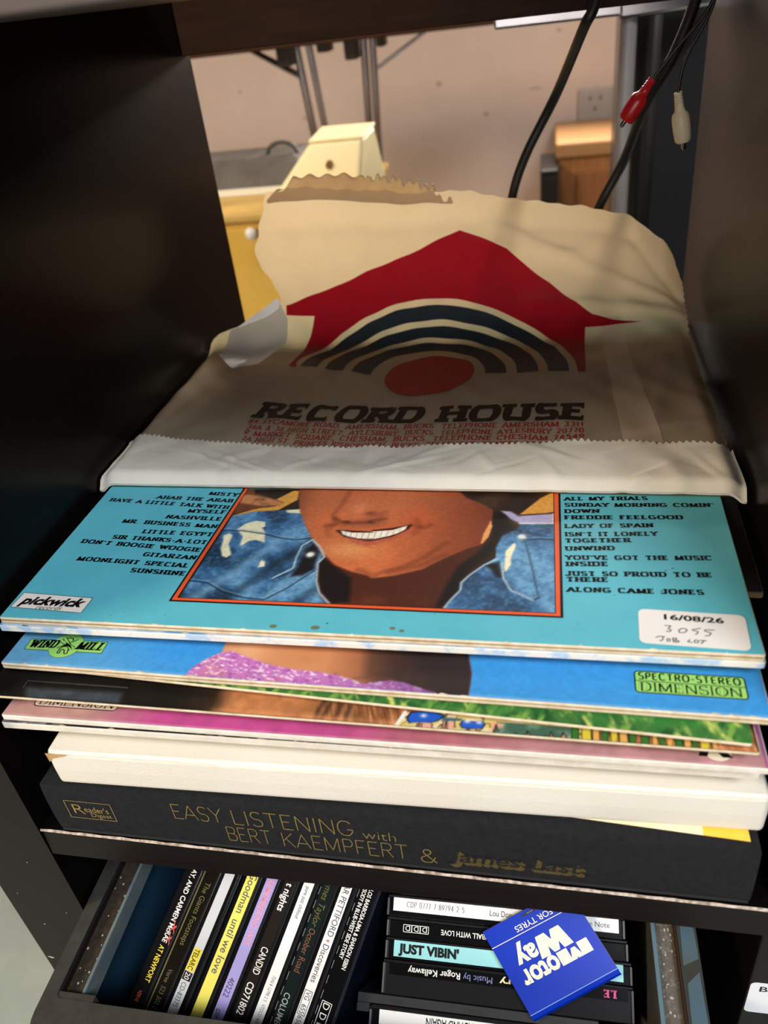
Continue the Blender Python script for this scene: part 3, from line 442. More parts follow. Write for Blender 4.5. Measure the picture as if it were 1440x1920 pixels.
# ---- cables
CABLE = mat('cable_rubber', (34, 29, 27), 0.45)
def smooth_path(P, n=8):
    P = [Vector(p) for p in P]; out = []
    for i in range(len(P) - 1):
        p0, p1, p2, p3 = P[max(i - 1, 0)], P[i], P[i + 1], P[min(i + 2, len(P) - 1)]
        for k in range(n):
            t = k / n; out.append(.5 * ((2 * p1) + (-p0 + p2) * t + (2 * p0 - 5 * p1 + 4 * p2 - p3) * t * t + (-p0 + 3 * p1 - 3 * p2 + p3) * t ** 3))
    return out + [P[-1]]
b = MB(); b.tube(smooth_path([(.288, .345, .36), (.2717, .36, .3064), (.2652, .366, .2925), (.2500, .41, .2530), (.2300, .416, .2165), (.2200, .418, .1895), (.2165, .425, .16), (.22, .45, .05), (.21, .47, -.2), (.16, .5, -.494)]), .0033, CABLE, 12)
set_props(b.build('power_cord', smooth=60), 'black cord curving down in front of the beige wall', 'cable')
b = MB(); b.tube(smooth_path([(.337, .35, .35), (.3295, .375, .3010), (.3195, .382, .2705), (.3070, .395, .2440), (.2974, .42, .2062), (.2830, .424, .1765), (.272, .43, .14), (.26, .46, 0), (.25, .48, -.494)]), .0034, CABLE, 12)
set_props(b.build('speaker_cord', smooth=60), 'thick black cord slanting past the grey pole beside the red plug', 'cable')
RED = mat('red_plug', (196, 28, 34), 0.35); IVORY = mat('ivory_plug', (232, 214, 178), 0.4)
def rca(name, wire, tail, tip, M, label):
    t = thing(name, label, 'cable'); tail, tip = Vector(tail), Vector(tip); d = tip - tail
    b = MB(); b.tube(smooth_path(wire + [tuple(tail)]), .00095, CABLE, 8); b.build('wire', t, smooth=60)
    prof = [(0, .0022), (.04, .0024), (.06, .0021), (.10, .0025), (.12, .0022), (.16, .0026), (.18, .0023), (.22, .0027), (.24, .0025), (.34, .0030), (.40, .0046), (.50, .0051), (.72, .0050), (.88, .0046), (.93, .0036)]
    b = MB(); b.tube([tail + d * k for k, _ in prof], 0, M, 18, radii=[r for _, r in prof]); pb = b.build('plug_body', t, smooth=35)
    b = MB(); b.tube([tail + d * .93, tail + d * 1.05, tail + d * 1.08], 0, CHROME, 12, radii=[.0014, .0013, .0006]); b.build('pin', pb, smooth=40)
rca('red_plug_lead', [(.338, .325, .335), (.3315, .33, .3013), (.3137, .33, .2791)], (.3030, .33, .2660), (.2878, .33, .2440), RED, 'thin black lead ending in a red phono plug')
rca('white_plug_lead', [(.338, .322, .335), (.3318, .33, .2989), (.3200, .33, .2746)], (.3174, .33, .2580), (.3232, .33, .2292), IVORY, 'thin black lead ending in an ivory white phono plug')

# ================================================================== STACK OF RECORDS
# black boxed set
BC = mat('black_cloth_board', (25, 26, 30), 0.9, rgb2=(34, 35, 39), vscale=320, bump=.5, bscale=1500, spec=.2)
GOLD = mat('worn_gold', (190, 162, 96), 0.4, metal=.4, rgb2=(150, 126, 72), vscale=500); DGOLD = mat('faded_gold', (92, 76, 34), 0.5, rgb2=(66, 55, 28), vscale=400)
bx = thing('black_record_box', 'thick black cloth box set with gold spine lettering, bottom of the stack', 'box set')
sp = Fr((0, .0015, 0), (0.99986, -0.0165, 0), (0, 0, 1))
def spine_box(mb, x0, x1, z0, z1, M, d=312, bulge=.8):
    P = []
    for k in range(9):
        a = -math.pi / 2 + math.pi * k / 8; P.append((bulge * (1 - abs(math.sin(a)) ** 3) , z0 + (z1 - z0) * (.5 + .5 * math.sin(a))))
    P = [(-(p - bulge) , z) for p, z in P]
    n = len(P); prof = [(-y, z) for y, z in P] + [(-d, z1), (-d, z0)]
    n = len(prof)
    pts = [sp(x, z, c) for x in (x0, x1) for c, z in prof]
    mb.add(pts, [(n + i, n + (i + 1) % n, (i + 1) % n, i) for i in range(n)] + [tuple(range(n)), tuple(range(2 * n - 1, n - 1, -1))], M)
b = MB(); spine_box(b, 12.4, 326.4, 1.2, 34.2, BC)
r_ = ART['rd']
put_c = .25
for i in range(4):
    p, q = [(22.0, 24.9), (46.0, 24.9), (46.0, 12.4), (22.0, 12.4)][i], [(22.0, 24.9), (46.0, 24.9), (46.0, 12.4), (22.0, 12.4)][(i + 1) % 4]; line(b, sp, [p, q], .35, GOLD, put_c)
put(b, sp, bf('R', -.012), (25.2, 15.6), 7.6, 5.8, GOLD, put_c); put(b, sp, bf("eader's"), (31.0, 17.4), 4.4, 12.6, GOLD, put_c); put(b, sp, bf('Digest'), (33.6, 14.1), 3.0, 10.6, GOLD, put_c)
def thin(t): return sk(t, .045, .045, 0, track=.06)
put(b, sp, thin('EASY'), (77.0, 19.6), 10.6, 25, GOLD, put_c); put(b, sp, thin('LISTENING'), (106.0, 19.6), 10.6, 57, GOLD, put_c)
put(b, sp, bf('with', -.022), (166.6, 18.7), 6.6, 14.6, GOLD, put_c)
put(b, sp, thin('BERT'), (101.0, 6.9), 10.4, 22, GOLD, put_c); put(b, sp, thin('KAEMPFERT'), (127.5, 6.7), 10.4, 58.5, GOLD, put_c); put(b, sp, thin('&'), (190.5, 5.9), 9.6, 8.4, GOLD, put_c)
for k in range(6): put(b, sp, bf('James Last', .03, .15), (203.6 + k * .35, 8.9 - k * .35), 7.6, 56, DGOLD, put_c + .02 * (1 - k))
put(b, sp, bf('James Last', .012, .15), (203.4, 9.2), 7.6, 56, BC, put_c + .16)
b.build('case', bx, smooth=30)
# lid seam line and inside tray seen at the left end
b = MB(); spine_box(b, 13.0, 325.8, .2, 1.3, mat('black_base', (24, 24, 27), 0.9), d=310); b.build('base_tray', bx, smooth=30)
# yellow sheet
b = MB(); YW = mat('sheet_yellow', (240, 190, 40), 0.5, rgb2=(244, 206, 80), vscale=60); YP = mat('sheet_pale', (244, 230, 190), 0.5, rgb2=(250, 240, 206), vscale=90, thresh=(.35, .6))
o1, o2 = (.2445, .0070), (.3232, .0013)
def sheet_pt(t, d): return (o1[0] + (o2[0] - o1[0]) * t, o1[1] + (o2[1] - o1[1]) * t + d)
for z, flip in ((.0346, False), (.0343, True)):
    for t0, t1, M in ((0, .78, YP), (.78, 1, YW)):
        q = [(*sheet_pt(t0, 0), z), (*sheet_pt(t1, 0), z), (*sheet_pt(t1, .15), z), (*sheet_pt(t0, .15), z)]; b.poly(q[::-1] if flip else q, M)
set_props(b.build('yellow_leaflet'), 'pale yellow leaflet edge poking out between the white and the black box set', 'leaflet')
# white boxed set
wb = thing('white_record_box', 'cream white box set with scuffed edges lying on the black box set', 'box set')
WBX = mat('white_board', (228, 221, 208), 0.55, rgb2=(234, 228, 217), vscale=14, bump=.25, bscale=1400)
fw = fr_ang((.0225, .0030, .0352), .45)
b = MB()
def ringbox(mb, fr, w, d, prof, M, r=3.0):
    R = [[fr(a, b_, z) for a, b_ in rrect(i, i, w - i, d - i, max(r - i, .4), 5)] for i, z in prof]; n = len(R[0])
    for k in range(len(R) - 1): mb.add(R[k] + R[k + 1], [(i, (i + 1) % n, n + (i + 1) % n, n + i) for i in range(n)], M)
    mb.poly(R[0][::-1], M); mb.poly(R[-1], M)
ringbox(b, fw, 306.5, 308, [(1.2, 0), (.2, .8), (0, 2), (-.2, 10), (0, 18.6), (.5, 20.2), (1.6, 21.2)], WBX)
b.build('box_body', wb, smooth=35)
b = MB(); r = random.Random(3); SCF = mat('scuff_pale', (244, 238, 226), 0.7); ST = mat('stain_brown', (176, 132, 84), 0.8, rgb2=(206, 168, 116), vscale=300)
b2 = MB()
pp = []
for k in range(64):
    u = 2 + k * 4.78; pp.append((u, 20.3 + .35 * math.sin(k * 1.7) - 1.6 * math.exp(-((u - 110) / 40) ** 2)))
fwf = Fr(fw(0, -.15, 0), fw.u, (0, 0, 1))
line(b2, fwf, pp, .55, SCF, .12)
flat(b2, fwf, [(.6, 21), (12, 20.6), (9, 19.2), (3, 17.6), (1, 15)], ST, .13)
set_props(b2.build('worn_edge_strip', wb), 'pale scuffed ridge along the front edge')
b = MB(); flat(b, fw.sub(0, 0, 0, 0), [(.2, 4), (-3.2, 6), (-2.4, 9), (.3, 10)], mat('torn_red', (190, 60, 60), .7), 3.0); set_props(b.build('torn_corner', wb), 'red scrap at the torn left corner')

def record(name, label, fr, w, d, t, puff, top, edge, deco=None, group='records stacked on the shelf', parts=None, slit=True):
    T = thing(name, label, 'record', group=group)
    b = MB(); sleeve(b, fr, w, d, t, puff, top, edge, slit=slit)
    if deco: deco(b, fr)
    b.build('sleeve', T)
    # the disc inside, its edge just showing in the opening
    b2 = MB(); cx, cy = w / 2, d / 2 
    ring = [fr(cx + 150 * math.cos(a), cy + 150 * math.sin(a), -t * .5 + .2) for a in [k * 2 * math.pi / 72 for k in range(72)]]; ring2 = [fr(cx + 150 * math.cos(a), cy + 150 * math.sin(a), -t * .5 - .2) for a in [k * 2 * math.pi / 72 for k in range(72)]]
    return T
# lowest sleeve: black with white board edges
def d_bw(b, fr):
    c = Canvas(.5, 318, .5, 12, .7, (26, 25, 27)); m_ = (fnoise(c.U, c.V, 14, 5) > .18) * 1.0; c.mix(m_ * .8, (150, 148, 150)); c.mix(np.clip(1 - c.U / 55, 0, 1) * .8, (128, 132, 142)); c.mix((fnoise(c.U, c.V, 5, 8) > .3) * .5, (190, 188, 190)); c.lay(b, fr, .1)
    chips(b, fr, 318, CREAM, 2, 22, .16, .9)
fr_bw = fr_ang((.0042, .0065, .0705), -.27)
record('record_sleeve', 'black marbled sleeve with thick white board edges, lowest of the thin sleeves', fr_bw, 318.5, 313, 3.4, 10.0, BLACKINK, WHITE_EDGE, d_bw, slit=False)
# pink sleeve
PINK = mat('pink_cover', (170, 90, 140), .35)
def d_pink(b, fr):
    W = 312; c = Canvas(.5, W - .5, .5, 16, .6, (186, 142, 136))
    k = np.clip((c.U - 40) / 34, 0, 1) * (1 - np.clip((c.U - 150) / 70, 0, 1)); c.mix(k, (188, 78, 142)); c.mix(np.clip((c.U - 165) / 60, 0, 1) * .8, (182, 132, 138)); c.mix(.5 * np.exp(-((c.U - 190) / 30) ** 2), (160, 84, 92)); c.mix(.25 * (c.V < 1.5), (250, 220, 220)); c.grain(.12, 6, 11)
    c.lay(b, fr, .1)
    L = ART['p_lab']; u0, u1 = L[3][0], L[2][0]
    LM = mat('label_pinkish', (226, 204, 192), .4); pts = rrect(u0, L[3][1] - .2, u1, L[3][1] + 12, 1.8); flat(b, fr, pts, LM, .16)
    for i in range(len(pts)): line(b, fr, [pts[i], pts[(i + 1) % len(pts)]], .5, BLACKINK, .2)
    put(b, fr, sk('DIMENSION', .12, .05, .08, track=.05), (u0 + 2, L[3][1] + .7), 5.0, u1 - u0 - 4, BLACKINK, .22)
    q = ART['p_rings']; cx = (q[1][0] + q[3][0]) / 2; rx = abs(q[3][0] - q[1][0]) / 2; cy = q[2][1] + rx
    ring = arc(cx, cy, rx, rx, 0, 360, 36)[:-1]; flat(b, fr, ring, mat('cream_ink', (236, 224, 200), .4), .16)
    put(b, fr, bf('R', .03, .2), (cx - 7, cy - rx + 2.2), 10, 12, BLACKINK, .22)
record('record_sleeve', 'pink and mauve sleeve with white edge lying just above the black and white sleeve', fr_ang((.0105, .00273, .080), -.62), 313, 312, 2.7, 5.8, PINK, WHITE_EDGE, d_pink, slit=False)
# sleeve with black left side, tan hair and mushroom drawing, in a clear plastic jacket
def d_hair(b, fr):
    w = 318; sh = fr.sub(-9, 0)
    c = Canvas(-8.5, 306, .6, 24, .5, (24, 21, 18))
    c.mix(np.clip((c.U - 78) / 28, 0, 1), (66, 44, 30)); c.mix(np.clip((c.U - 97) / 8, 0, 1), (186, 122, 76))
    x0 = ART['h_tan'][1][0]
    hair = np.clip((c.U - (x0 + 19)) / 8, 0, 1); c.mix(hair * .8, (150, 96, 60))
    nz = fnoise(c.U * 3.2 + c.V * 1.1, c.V * .25, 3.0, 21); c.mix(hair * np.clip(nz * 2.2, 0, 1) * .8, (96, 56, 34)); c.mix(hair * np.clip(-nz * 2.0 - .2, 0, 1) * .9, (214, 160, 112))
    for p in ART['h_hair']: c.stroke(p, 1.6, (58, 40, 32), 2.0, .8)
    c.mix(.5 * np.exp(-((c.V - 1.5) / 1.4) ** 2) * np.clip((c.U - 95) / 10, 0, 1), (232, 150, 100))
    c.poly(ART['h_sticker'], (104, 122, 140), 3.0, .5)  # bluish-grey sticker remnant on the black side
    c.grain(.25, 5, 31)
    c.poly(ART['m_bg'], (226, 204, 124), .5); mk = c.mask(ART['m_bg']); nz = fnoise(c.U, c.V, 5, 41); c.mix(mk * np.clip(nz * 2.5, 0, 1), (248, 228, 196)); c.mix(mk * (np.abs(fnoise(c.U, c.V, 7, 44)) < .035) * .8, (110, 84, 30))
    k = mk * np.clip((c.U - (ART['m_strip'][-1][0][0][0] + 8)) / 10, 0, 1); c.mix(k, (236, 178, 92)); c.mix(k * np.clip(nz * 2, 0, 1), (246, 214, 150))
    c.stroke(ART['m_edge'], 1.4, (250, 246, 240), .5)
    for p in ART['m_stem']: c.poly(p, (240, 176, 152), .4)
    c.poly(ART['m_cap2'], (70, 100, 120), .4)
    for p in ART['m_cap']: c.poly(p, (16, 18, 26), .4); cc = np.array(p).mean(0); c.poly([tuple(cc + (np.array(q) - cc) * .88) for q in p], (40, 96, 206), .4)
    for p in ART['m_dot']: c.blob(p, 1.2, .9, (235, 240, 250))
    c.poly(ART['m_tree'], (70, 106, 88), .5); c.mix(c.mask(ART['m_tree']) * np.clip(fnoise(c.U, c.V, 6, 51) * 3, 0, 1) * .7, (128, 160, 140))
    for p in ART['m_tri']: c.poly(p, (240, 176, 148), .4); c.stroke(p[:3], .5, (20, 18, 16), .4)
    G3 = [(58, 120, 50), (226, 204, 66), (234, 178, 96)]
    for p, g in ART['m_strip']:
        c.poly(p, (14, 20, 12), .4); cc = np.array(p).mean(0); c.poly([((q[0] - cc[0]) * .8 + cc[0], q[1]) for q in p], G3[g], .4)
    for p in ART['m_line']: c.stroke(p, .45, (24, 20, 20), .4)
    c.poly(ART['m_blob'], (16, 22, 60), .4); cc = np.array(ART['m_blob']).mean(0); c.poly([tuple(cc + (np.array(q) - cc) * .85) for q in ART['m_blob']], (92, 124, 200), .4)
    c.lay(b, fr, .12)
HB = mat('black_cover', (24, 21, 19), .3)
fr_h = fr_ang((.01189, .00577, .0885), -1.27)
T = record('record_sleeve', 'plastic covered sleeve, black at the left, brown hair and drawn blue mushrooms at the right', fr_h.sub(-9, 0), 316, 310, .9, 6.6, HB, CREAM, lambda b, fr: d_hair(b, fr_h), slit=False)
b = MB(); CLR = mat('clear_plastic', (40, 42, 44), .12, alpha=.05, spec=.4)
ringbox(b, fr_h.sub(-9.3, -.2), 316.6, 311, [(.0, -1.2), (.0, .28), (.3, .42)], CLR, r=1.5)
b.build('plastic_jacket', T)
b = MB(); TP = mat('tape_shine', (110, 104, 96), .2, alpha=.35)
for p in ART['h_tape']: line(b, fr_h, p, .5, TP, .6)
set_props(b.build('tape', T), 'shiny strip of clear tape on the plastic')
# green grass sleeve
def d_grass(b, fr):
    c = Canvas(.5, 305, .5, 26, .55, (66, 118, 58)); n1 = fnoise(c.U + c.V * .5, c.V * .6, 4, 61); n2 = fnoise(c.U * 1.6 - c.V * .6, c.V * .5, 5, 62)
    c.mix(np.clip(n1 * 2.4, 0, 1), (34, 86, 44)); c.mix(np.clip(n2 * 2.6 - .1, 0, 1), (126, 168, 78)); c.mix(np.clip(fnoise(c.U * 1.8 + c.V, c.V * .6, 5, 63) * 3 - .55, 0, 1), (224, 222, 120)); c.mix(np.clip(fnoise(c.U, c.V, 9, 64) * 2.2, 0, 1) * np.clip((c.U - 150) / 100, 0, 1), (52, 122, 56))
    c.lay(b, fr, .12)
GRS = mat('grass_green', (58, 110, 50), .35); fr_g0 = fr_ang((.10913, .01316, .0935), -4.06); fr_g = fr_g0.sub(-98.3, 0)
record('record_sleeve', 'sleeve with a photo of green grass, set slightly askew under the blue sleeve', fr_g, 305, 300, 1.1, 2.8, GRS, CREAM, d_grass, slit=False)
# blue sleeve with knitted top photo
LIME = mat('lime_ink', (160, 216, 112), .4); BLUEC = mat('blue_cover', (64, 150, 220), .33)
def d_blue(b, fr):
    c = Canvas(.6, 313, .6, 30, .55, (62, 150, 220)); c.mix(np.clip(1 - (c.U - 2) / 75, 0, 1) * .75, (120, 172, 200)); c.mix(.6 * np.clip((2.2 - c.V) / 2, 0, 1), (170, 214, 240)); c.grain(.06, 2, 70)
    sk_ = ART['skin']; ms = c.mask(sk_, 1.0); c.mix(ms, (206, 140, 96)); u0 = sk_[0][0]; t = (c.U - u0) / (ART['hairdark'][3][0] - u0)
    c.mix(ms * np.exp(-((t - .1) / .1) ** 2) * .6, (236, 190, 146)); c.mix(ms * np.clip((t - .45) / .3, 0, 1), (120, 66, 48)); c.mix(ms * np.clip((t - .62) / .2, 0, 1), (58, 44, 42)); c.mix(c.mask(ART['hairdark'], 5) * ms * .5, (50, 44, 46))
    c.mix(ms * np.clip(fnoise(c.U, c.V, 8, 71), 0, 1) * .25, (160, 96, 64))
    for p in ART['kn']: c.stroke(p, .8, (110, 70, 60), 1.2, .6)
    mk = c.mask(ART['knit'], .8); c.mix(mk, (196, 120, 190)); n1 = fnoise(c.U * 1.1 + c.V * 1.3, c.V * .9 - c.U * .25, 2.2, 72); n2 = fnoise(c.U + c.V * 1.6, c.V - c.U * .4, 1.5, 73)
    c.mix(mk * np.clip(n1 * 2.6, 0, 1) * .8, (156, 78, 160)); c.mix(mk * np.clip(n2 * 3.0 - .3, 0, 1), (244, 226, 246)); c.mix(mk * np.clip(fnoise(c.U, c.V, 12, 74) * 2 - .2, 0, 1) * .4 * (c.U < 130), (220, 130, 90)); c.mix(mk * np.clip((t - .45) / .4, 0, 1) * .6, (110, 66, 130))
    c.lay(b, fr, .1)
    # windmill label
    q = ART['wmc']; cx, cy = q[4]; r0 = 7.6
    P = [(ART['wm'][0][0], ART['wm'][0][1]), (ART['wm'][1][0], ART['wm'][1][1]), (ART['wm'][2][0], ART['wm'][2][1]), (ART['wm'][3][0], ART['wm'][3][1])]
    flat(b, fr, P[::-1], LIME, .16); ring = arc(cx, cy, r0, r0, 0, 360, 40)
    for i in range(4): line(b, fr, [P[i], P[(i + 1) % 4]], .35, mat('dark_green_ink', (30, 70, 30), .4), .18)
    line(b, fr, ring, .35, mat('dark_green_ink', (30, 70, 30), .4), .19); flat(b, fr, ring[:-1], LIME, .21)
    t = ART['wmt']; put_line(b, fr, sk('WIND', .34, .14, .12, .25, .06), t[0], (t[1][0] - 1.0, t[1][1]), 5.0, BLACKINK, .26); put_line(b, fr, sk('MILL', .34, .14, .12, .25, .06), (t[2][0] + .2, t[2][1]), t[3], 5.0, BLACKINK, .26)
    for p in ART['wms'][:2]: line(b, fr, p, 1.9, mat('dark_green_ink', (30, 70, 30), .4), .27); line(b, fr, p, 1.2, LIME, .30)
    for p in ART['wms'][2:]: line(b, fr, p, .5, BLACKINK, .28)
    flat(b, fr, arc(cx, cy, 1.1, 1.1, 0, 360, 12)[:-1], BLACKINK, .33)
    # stereo label
    s_ = ART['sp']; u0, v0, u1, v1 = s_[3][0], (s_[3][1] + s_[2][1]) / 2, s_[1][0], (s_[0][1] + s_[1][1]) / 2
    pts = rrect(u0, v0, u1, v1, 1.4); flat(b, fr, pts, LIME, .16)
    for i in range(len(pts)): line(b, fr, [pts[i], pts[(i + 1) % len(pts)]], .5, BLACKINK, .2)
    vm = v0 + (v1 - v0) * .54; line(b, fr, [(u0, vm), (u1, vm)], .35, BLACKINK, .2)
    for k in range(26):
        a = u0 + 1 + k * (u1 - u0 - 2) / 26; line(b, fr, [(a, v0 + .6), (a + .4, vm - .5)], .12, mat('dark_green_ink', (30, 70, 30), .4), .19)
    put(b, fr, sk('SPECTRO-STEREO', .24, .12, 0, 0, .10), (u0 + 1.2, vm + .7), v1 - vm - 1.3, u1 - u0 - 2.6, BLACKINK, .24)
    put(b, fr, sk('DIMENSION', .12, .05, .08, 0, .05), (u0 + 1.6, v0 + .8), vm - v0 - 1.4, u1 - u0 - 3.2, BLACKINK, .24)
    chips(b, fr, 313, CREAM, 5, 16, .2, .8)
record('record_sleeve', 'bright blue sleeve with a lilac knitted top and a green windmill label', fr_ang((.00919, .01643, .098), -1.79), 314, 313, 3.0, 1.2, BLUEC, CREAM, d_blue)
# black sleeve showing at the right
fr_b = fr_ang((.0175, .0765, .1046), -1.4)
def d_black(b, fr): chips(b, fr.sub(314.5, 0, math.pi / 2), 310, CREAM, 9, 4, .1, .5)
record('record_sleeve', 'plain black sleeve with a worn pale corner, showing right of the turquoise sleeve', fr_b, 314.5, 300, 3.0, 2.8, mat('black_sleeve', (10, 9, 9), .5, spec=.15), mat('worn_tan_edge', (86, 70, 52), .8, rgb2=(170, 142, 108), vscale=120), d_black, slit=False)
# sleeve under the turquoise one
def d_sec(b, fr):
    c = Canvas(.5, 318, .3, 4, .5, (196, 206, 222)); c.mix(np.clip(fnoise(c.U, c.V, 12, 80) * 3, 0, 1), (96, 156, 206)); c.lay(b, fr, .06); chips(b, fr, 318, CREAM, 12, 26, .12, 1.2)
record('record_sleeve', 'pale blue sleeve with a frayed white edge directly under the turquoise sleeve', fr_ang((.0046, .0290, .1084), -.85), 318.4, 312, 3.2, .5, mat('pale_blue', (150, 184, 212), .4), mat('frayed_edge', (232, 226, 216), .8, rgb2=(176, 200, 224), vscale=90, thresh=(.5, .6)), d_sec, slit=False)
# turquoise sleeve
TURQ = mat('turquoise_cover', (88, 180, 200), .42, spec=.35, rgb2=(96, 188, 206), vscale=60)
ORANGE = mat('orange_ink', (232, 92, 48), .35)
def d_turq(b, fr):
    f_ = ART['frame']
    def edge(p, q): return lambda v: p[0] + (q[0] - p[0]) * (v - p[1]) / (q[1] - p[1])
    Lb, Rb = edge(f_[0], f_[9]), edge(f_[3], f_[6]); Lo, Ro = edge(f_[1], f_[10]), edge(f_[4], f_[7]); Li, Ri = edge(f_[2], f_[11]), edge(f_[5], f_[8]); T0 = 112.0; B0 = (f_[0][1] + f_[3][1]) / 2
    c = Canvas(Li(B0) - 1.0, Ri(B0) + 1.0, B0 + 1.5, 108, .58, (42, 28, 22))
    c.mix(np.clip(fnoise(c.U, c.V, 14, 1) * 2, 0, 1) * .5, (92, 58, 34))
    for k in ('yel1', 'yel0', 'yel2'): c.poly(ART[k], (226, 160, 70), .8)
    c.mix(c.mask(ART['yel2']) * np.clip(fnoise(c.U, c.V, 10, 3) * 3, 0, 1), (120, 66, 30))
    c.poly(ART['handp'], (120, 66, 40), 1.0); c.poly(ART['handp2'], (204, 132, 84), 1.5); c.mix(c.mask(ART['handp']) * np.clip(fnoise(c.U, c.V, 7, 4) * 2, 0, 1) * .6, (60, 34, 24))
    # denim
    for k in ('jacketL', 'jacketR'):
        mk = c.mask(ART[k], .6); c.mix(mk, (58, 104, 150)); n1 = fnoise(c.U * .8 + c.V * .7, c.V * .5 - c.U * .5, 13, 5 if k == 'jacketL' else 6)
        c.mix(mk * np.clip(n1 * 2.2, 0, 1), (104, 158, 200)); c.mix(mk * np.clip(-n1 * 2.3, 0, 1) * .85, (26, 48, 70)); n2 = fnoise(c.U, c.V, 1.6, 7); c.mix(mk * np.clip(n2 * 1.2, 0, 1) * .5, (140, 186, 216)); c.mix(mk * np.clip(-n2 * 1.2, 0, 1) * .4, (24, 48, 78))
    c.poly(ART['collarR'], (176, 168, 206), 1.2); c.stroke(ART['collarR'][3:6], 1.0, (236, 224, 220), 1.0)
    # shoulder fold light and shade of the denim photo
    for k, (du, dv) in enumerate(((0, 0), (16, 4), (34, 8), (48, 2))):
        base = ART['seams'][1][0]; ln = [(base[0] + du, base[1] - 22), (base[0] + du + 20, base[1] + 8 + dv), (base[0] + du + 34, base[1] + 34)]
        c.mix(c.mask(ART['jacketL']) * np.exp(-(c.dline(ln) / 3.2) ** 2) * .55, (132, 178, 210) if k % 2 == 0 else (22, 40, 56))
    for p in ART['white']: c.poly(p, (246, 236, 196), .8)
    for p in ART['seams']: c.stroke(p, .8, (18, 30, 48), .8, .85); c.stroke([(a, v + 1.1) for a, v in p], .5, (130, 172, 206), .6, .6)
    c.poly(ART['neck'], (74, 34, 24), 2.0); nk = c.mask(ART['neck'], 2); c.mix(nk * np.clip(fnoise(c.U, c.V, 22, 8) * 2, 0, 1) * .7, (136, 70, 46))
    for p in ART['dark']: c.poly(p, (18, 15, 18), 2.2, .93)
    # face
    mk = c.mask(ART['face'], 1.3); c.mix(mk, (200, 108, 66)); fx = np.array(ART['face']); u_a, u_b = fx[:, 0].min(), fx[:, 0].max(); t = (c.U - u_a) / (u_b - u_a)
    c.mix(mk * np.clip((t - .55) / .45, 0, 1) * .85, (104, 46, 30)); c.mix(mk * np.clip((.14 - t) / .14, 0, 1) * .75, (120, 60, 38))
    n0 = ART['noseL'][1]; mo = np.array(ART['mouth']); mc = mo.mean(0); mw = mo[:, 0].max() - mo[:, 0].min()
    c.mix(mk * np.exp(-((c.U - mc[0] + mw * .62) / 9) ** 2 - ((c.V - mc[1] - 12) / 9) ** 2) * .75, (226, 116, 66))
    c.mix(mk * np.exp(-((c.U - mc[0] - mw * .52) / 9) ** 2 - ((c.V - mc[1] - 12) / 10) ** 2) * .6, (206, 90, 54))
    c.mix(mk * np.exp(-((c.U - mc[0] + 8) / 13) ** 2 - ((c.V - mc[1] + 13) / 6) ** 2) * .85, (222, 150, 94))
    nn = np.array(ART['nose']).mean(0)
    c.poly(ART['nose'], (210, 112, 70), 5.0, .7); c.blob((nn[0] - 2, nn[1] + 1), 4, 5, (236, 142, 92), .7); c.blob((nn[0] + 5, nn[1] - 3), 3, 2.2, (96, 40, 28), .6)
    c.stroke(ART['noseL'], 1.0, (112, 50, 34), 4.0, .6)
    nb = [ART['nose'][0], ART['nose'][-1], ART['nose'][-2], ART['nose'][-3], ART['nose'][-4]]; c.stroke(nb, 1.2, (96, 40, 28), 3.0, .75); c.blob((nn[0] - 5.5, min(p[1] for p in ART['nose']) + 1.4), 1.8, 1.0, (52, 18, 14), .8); c.blob((nn[0] + 6.5, min(p[1] for p in ART['nose']) + 1.2), 1.8, 1.0, (52, 18, 14), .8)
    c.poly(ART['stub'], (104, 54, 42), 6.0, .45)
    for p in ART['folds']: c.stroke(p, 1.0, (76, 32, 22), 4.0, .55)
    c.stroke([(mo[0][0] - 2, mo[0][1] + 4), (mo[0][0] - 4, mo[0][1]), (mo[0][0] - 2.5, mo[0][1] - 5)], 1.2, (124, 56, 36), 4.5, .5); c.stroke([(mo[:, 0].max() + 1, mo[5][1] + 4), (mo[:, 0].max() + 4, mo[5][1] - 1), (mo[:, 0].max() + 2, mo[5][1] - 7)], 1.2, (96, 40, 26), 4.5, .5)
    c.poly(ART['lip'], (188, 92, 70), 1.0, .9); c.poly(ART['mouth'], (70, 22, 18), .9); c.poly(ART['teeth'], (250, 240, 222), .6)
    te = np.array(ART['teeth']); tu0, tu1 = te[:, 0].min(), te[:, 0].max()
    for k in range(1, 11):
        uu = tu0 + (tu1 - tu0) * k / 11; c.mix(c.mask(ART['teeth'], .5) * np.exp(-((c.U - uu) / .28) ** 2) * .45, (150, 110, 90))
    c.poly(ART['ear'], (232, 160, 96), .8)
    for p in ART['edges']: c.stroke(p, .9, (186, 210, 224), .8, .9)
    for p in ART['button']: c.blob(p, 1.8, 1.8, (226, 228, 222), 1.6)
    c.grain(.10, 1.4, 9); c.lay(b, fr, .08, lambda a, v, z: fr(min(max(a, Lo(v) + .5), Ro(v) - .5), v, z))
    for (L1, R1, L2, R2, v1, v2, M, z) in ((Lb, Rb, Lo, Ro, B0 - .2, B0 + .75, BLACKINK, .12), (Lo, Ro, Li, Ri, B0 + .75, B0 + 2.3, ORANGE, .14), (Li, Ri, lambda v: Li(v) + .35, lambda v: Ri(v) - .35, B0 + 2.3, B0 + 2.65, BLACKINK, .16)):
        for q in ([(L1(v1), v1), (R1(v1), v1), (R2(v2), v2), (L2(v2), v2)], [(L1(v1), v1), (L2(v2), v2), (L2(T0), T0), (L1(T0), T0)], [(R2(v2), v2), (R1(v1), v1), (R1(T0), T0), (R2(T0), T0)]): b.poly([fr(a, v, z) for a, v in q], M)
    for s_, a, e in ART['songs']: put_line(b, fr, sk(s_, .42, .19, .12, 0, .07, 1.35), a, e, 3.25, BLACKINK, .12)
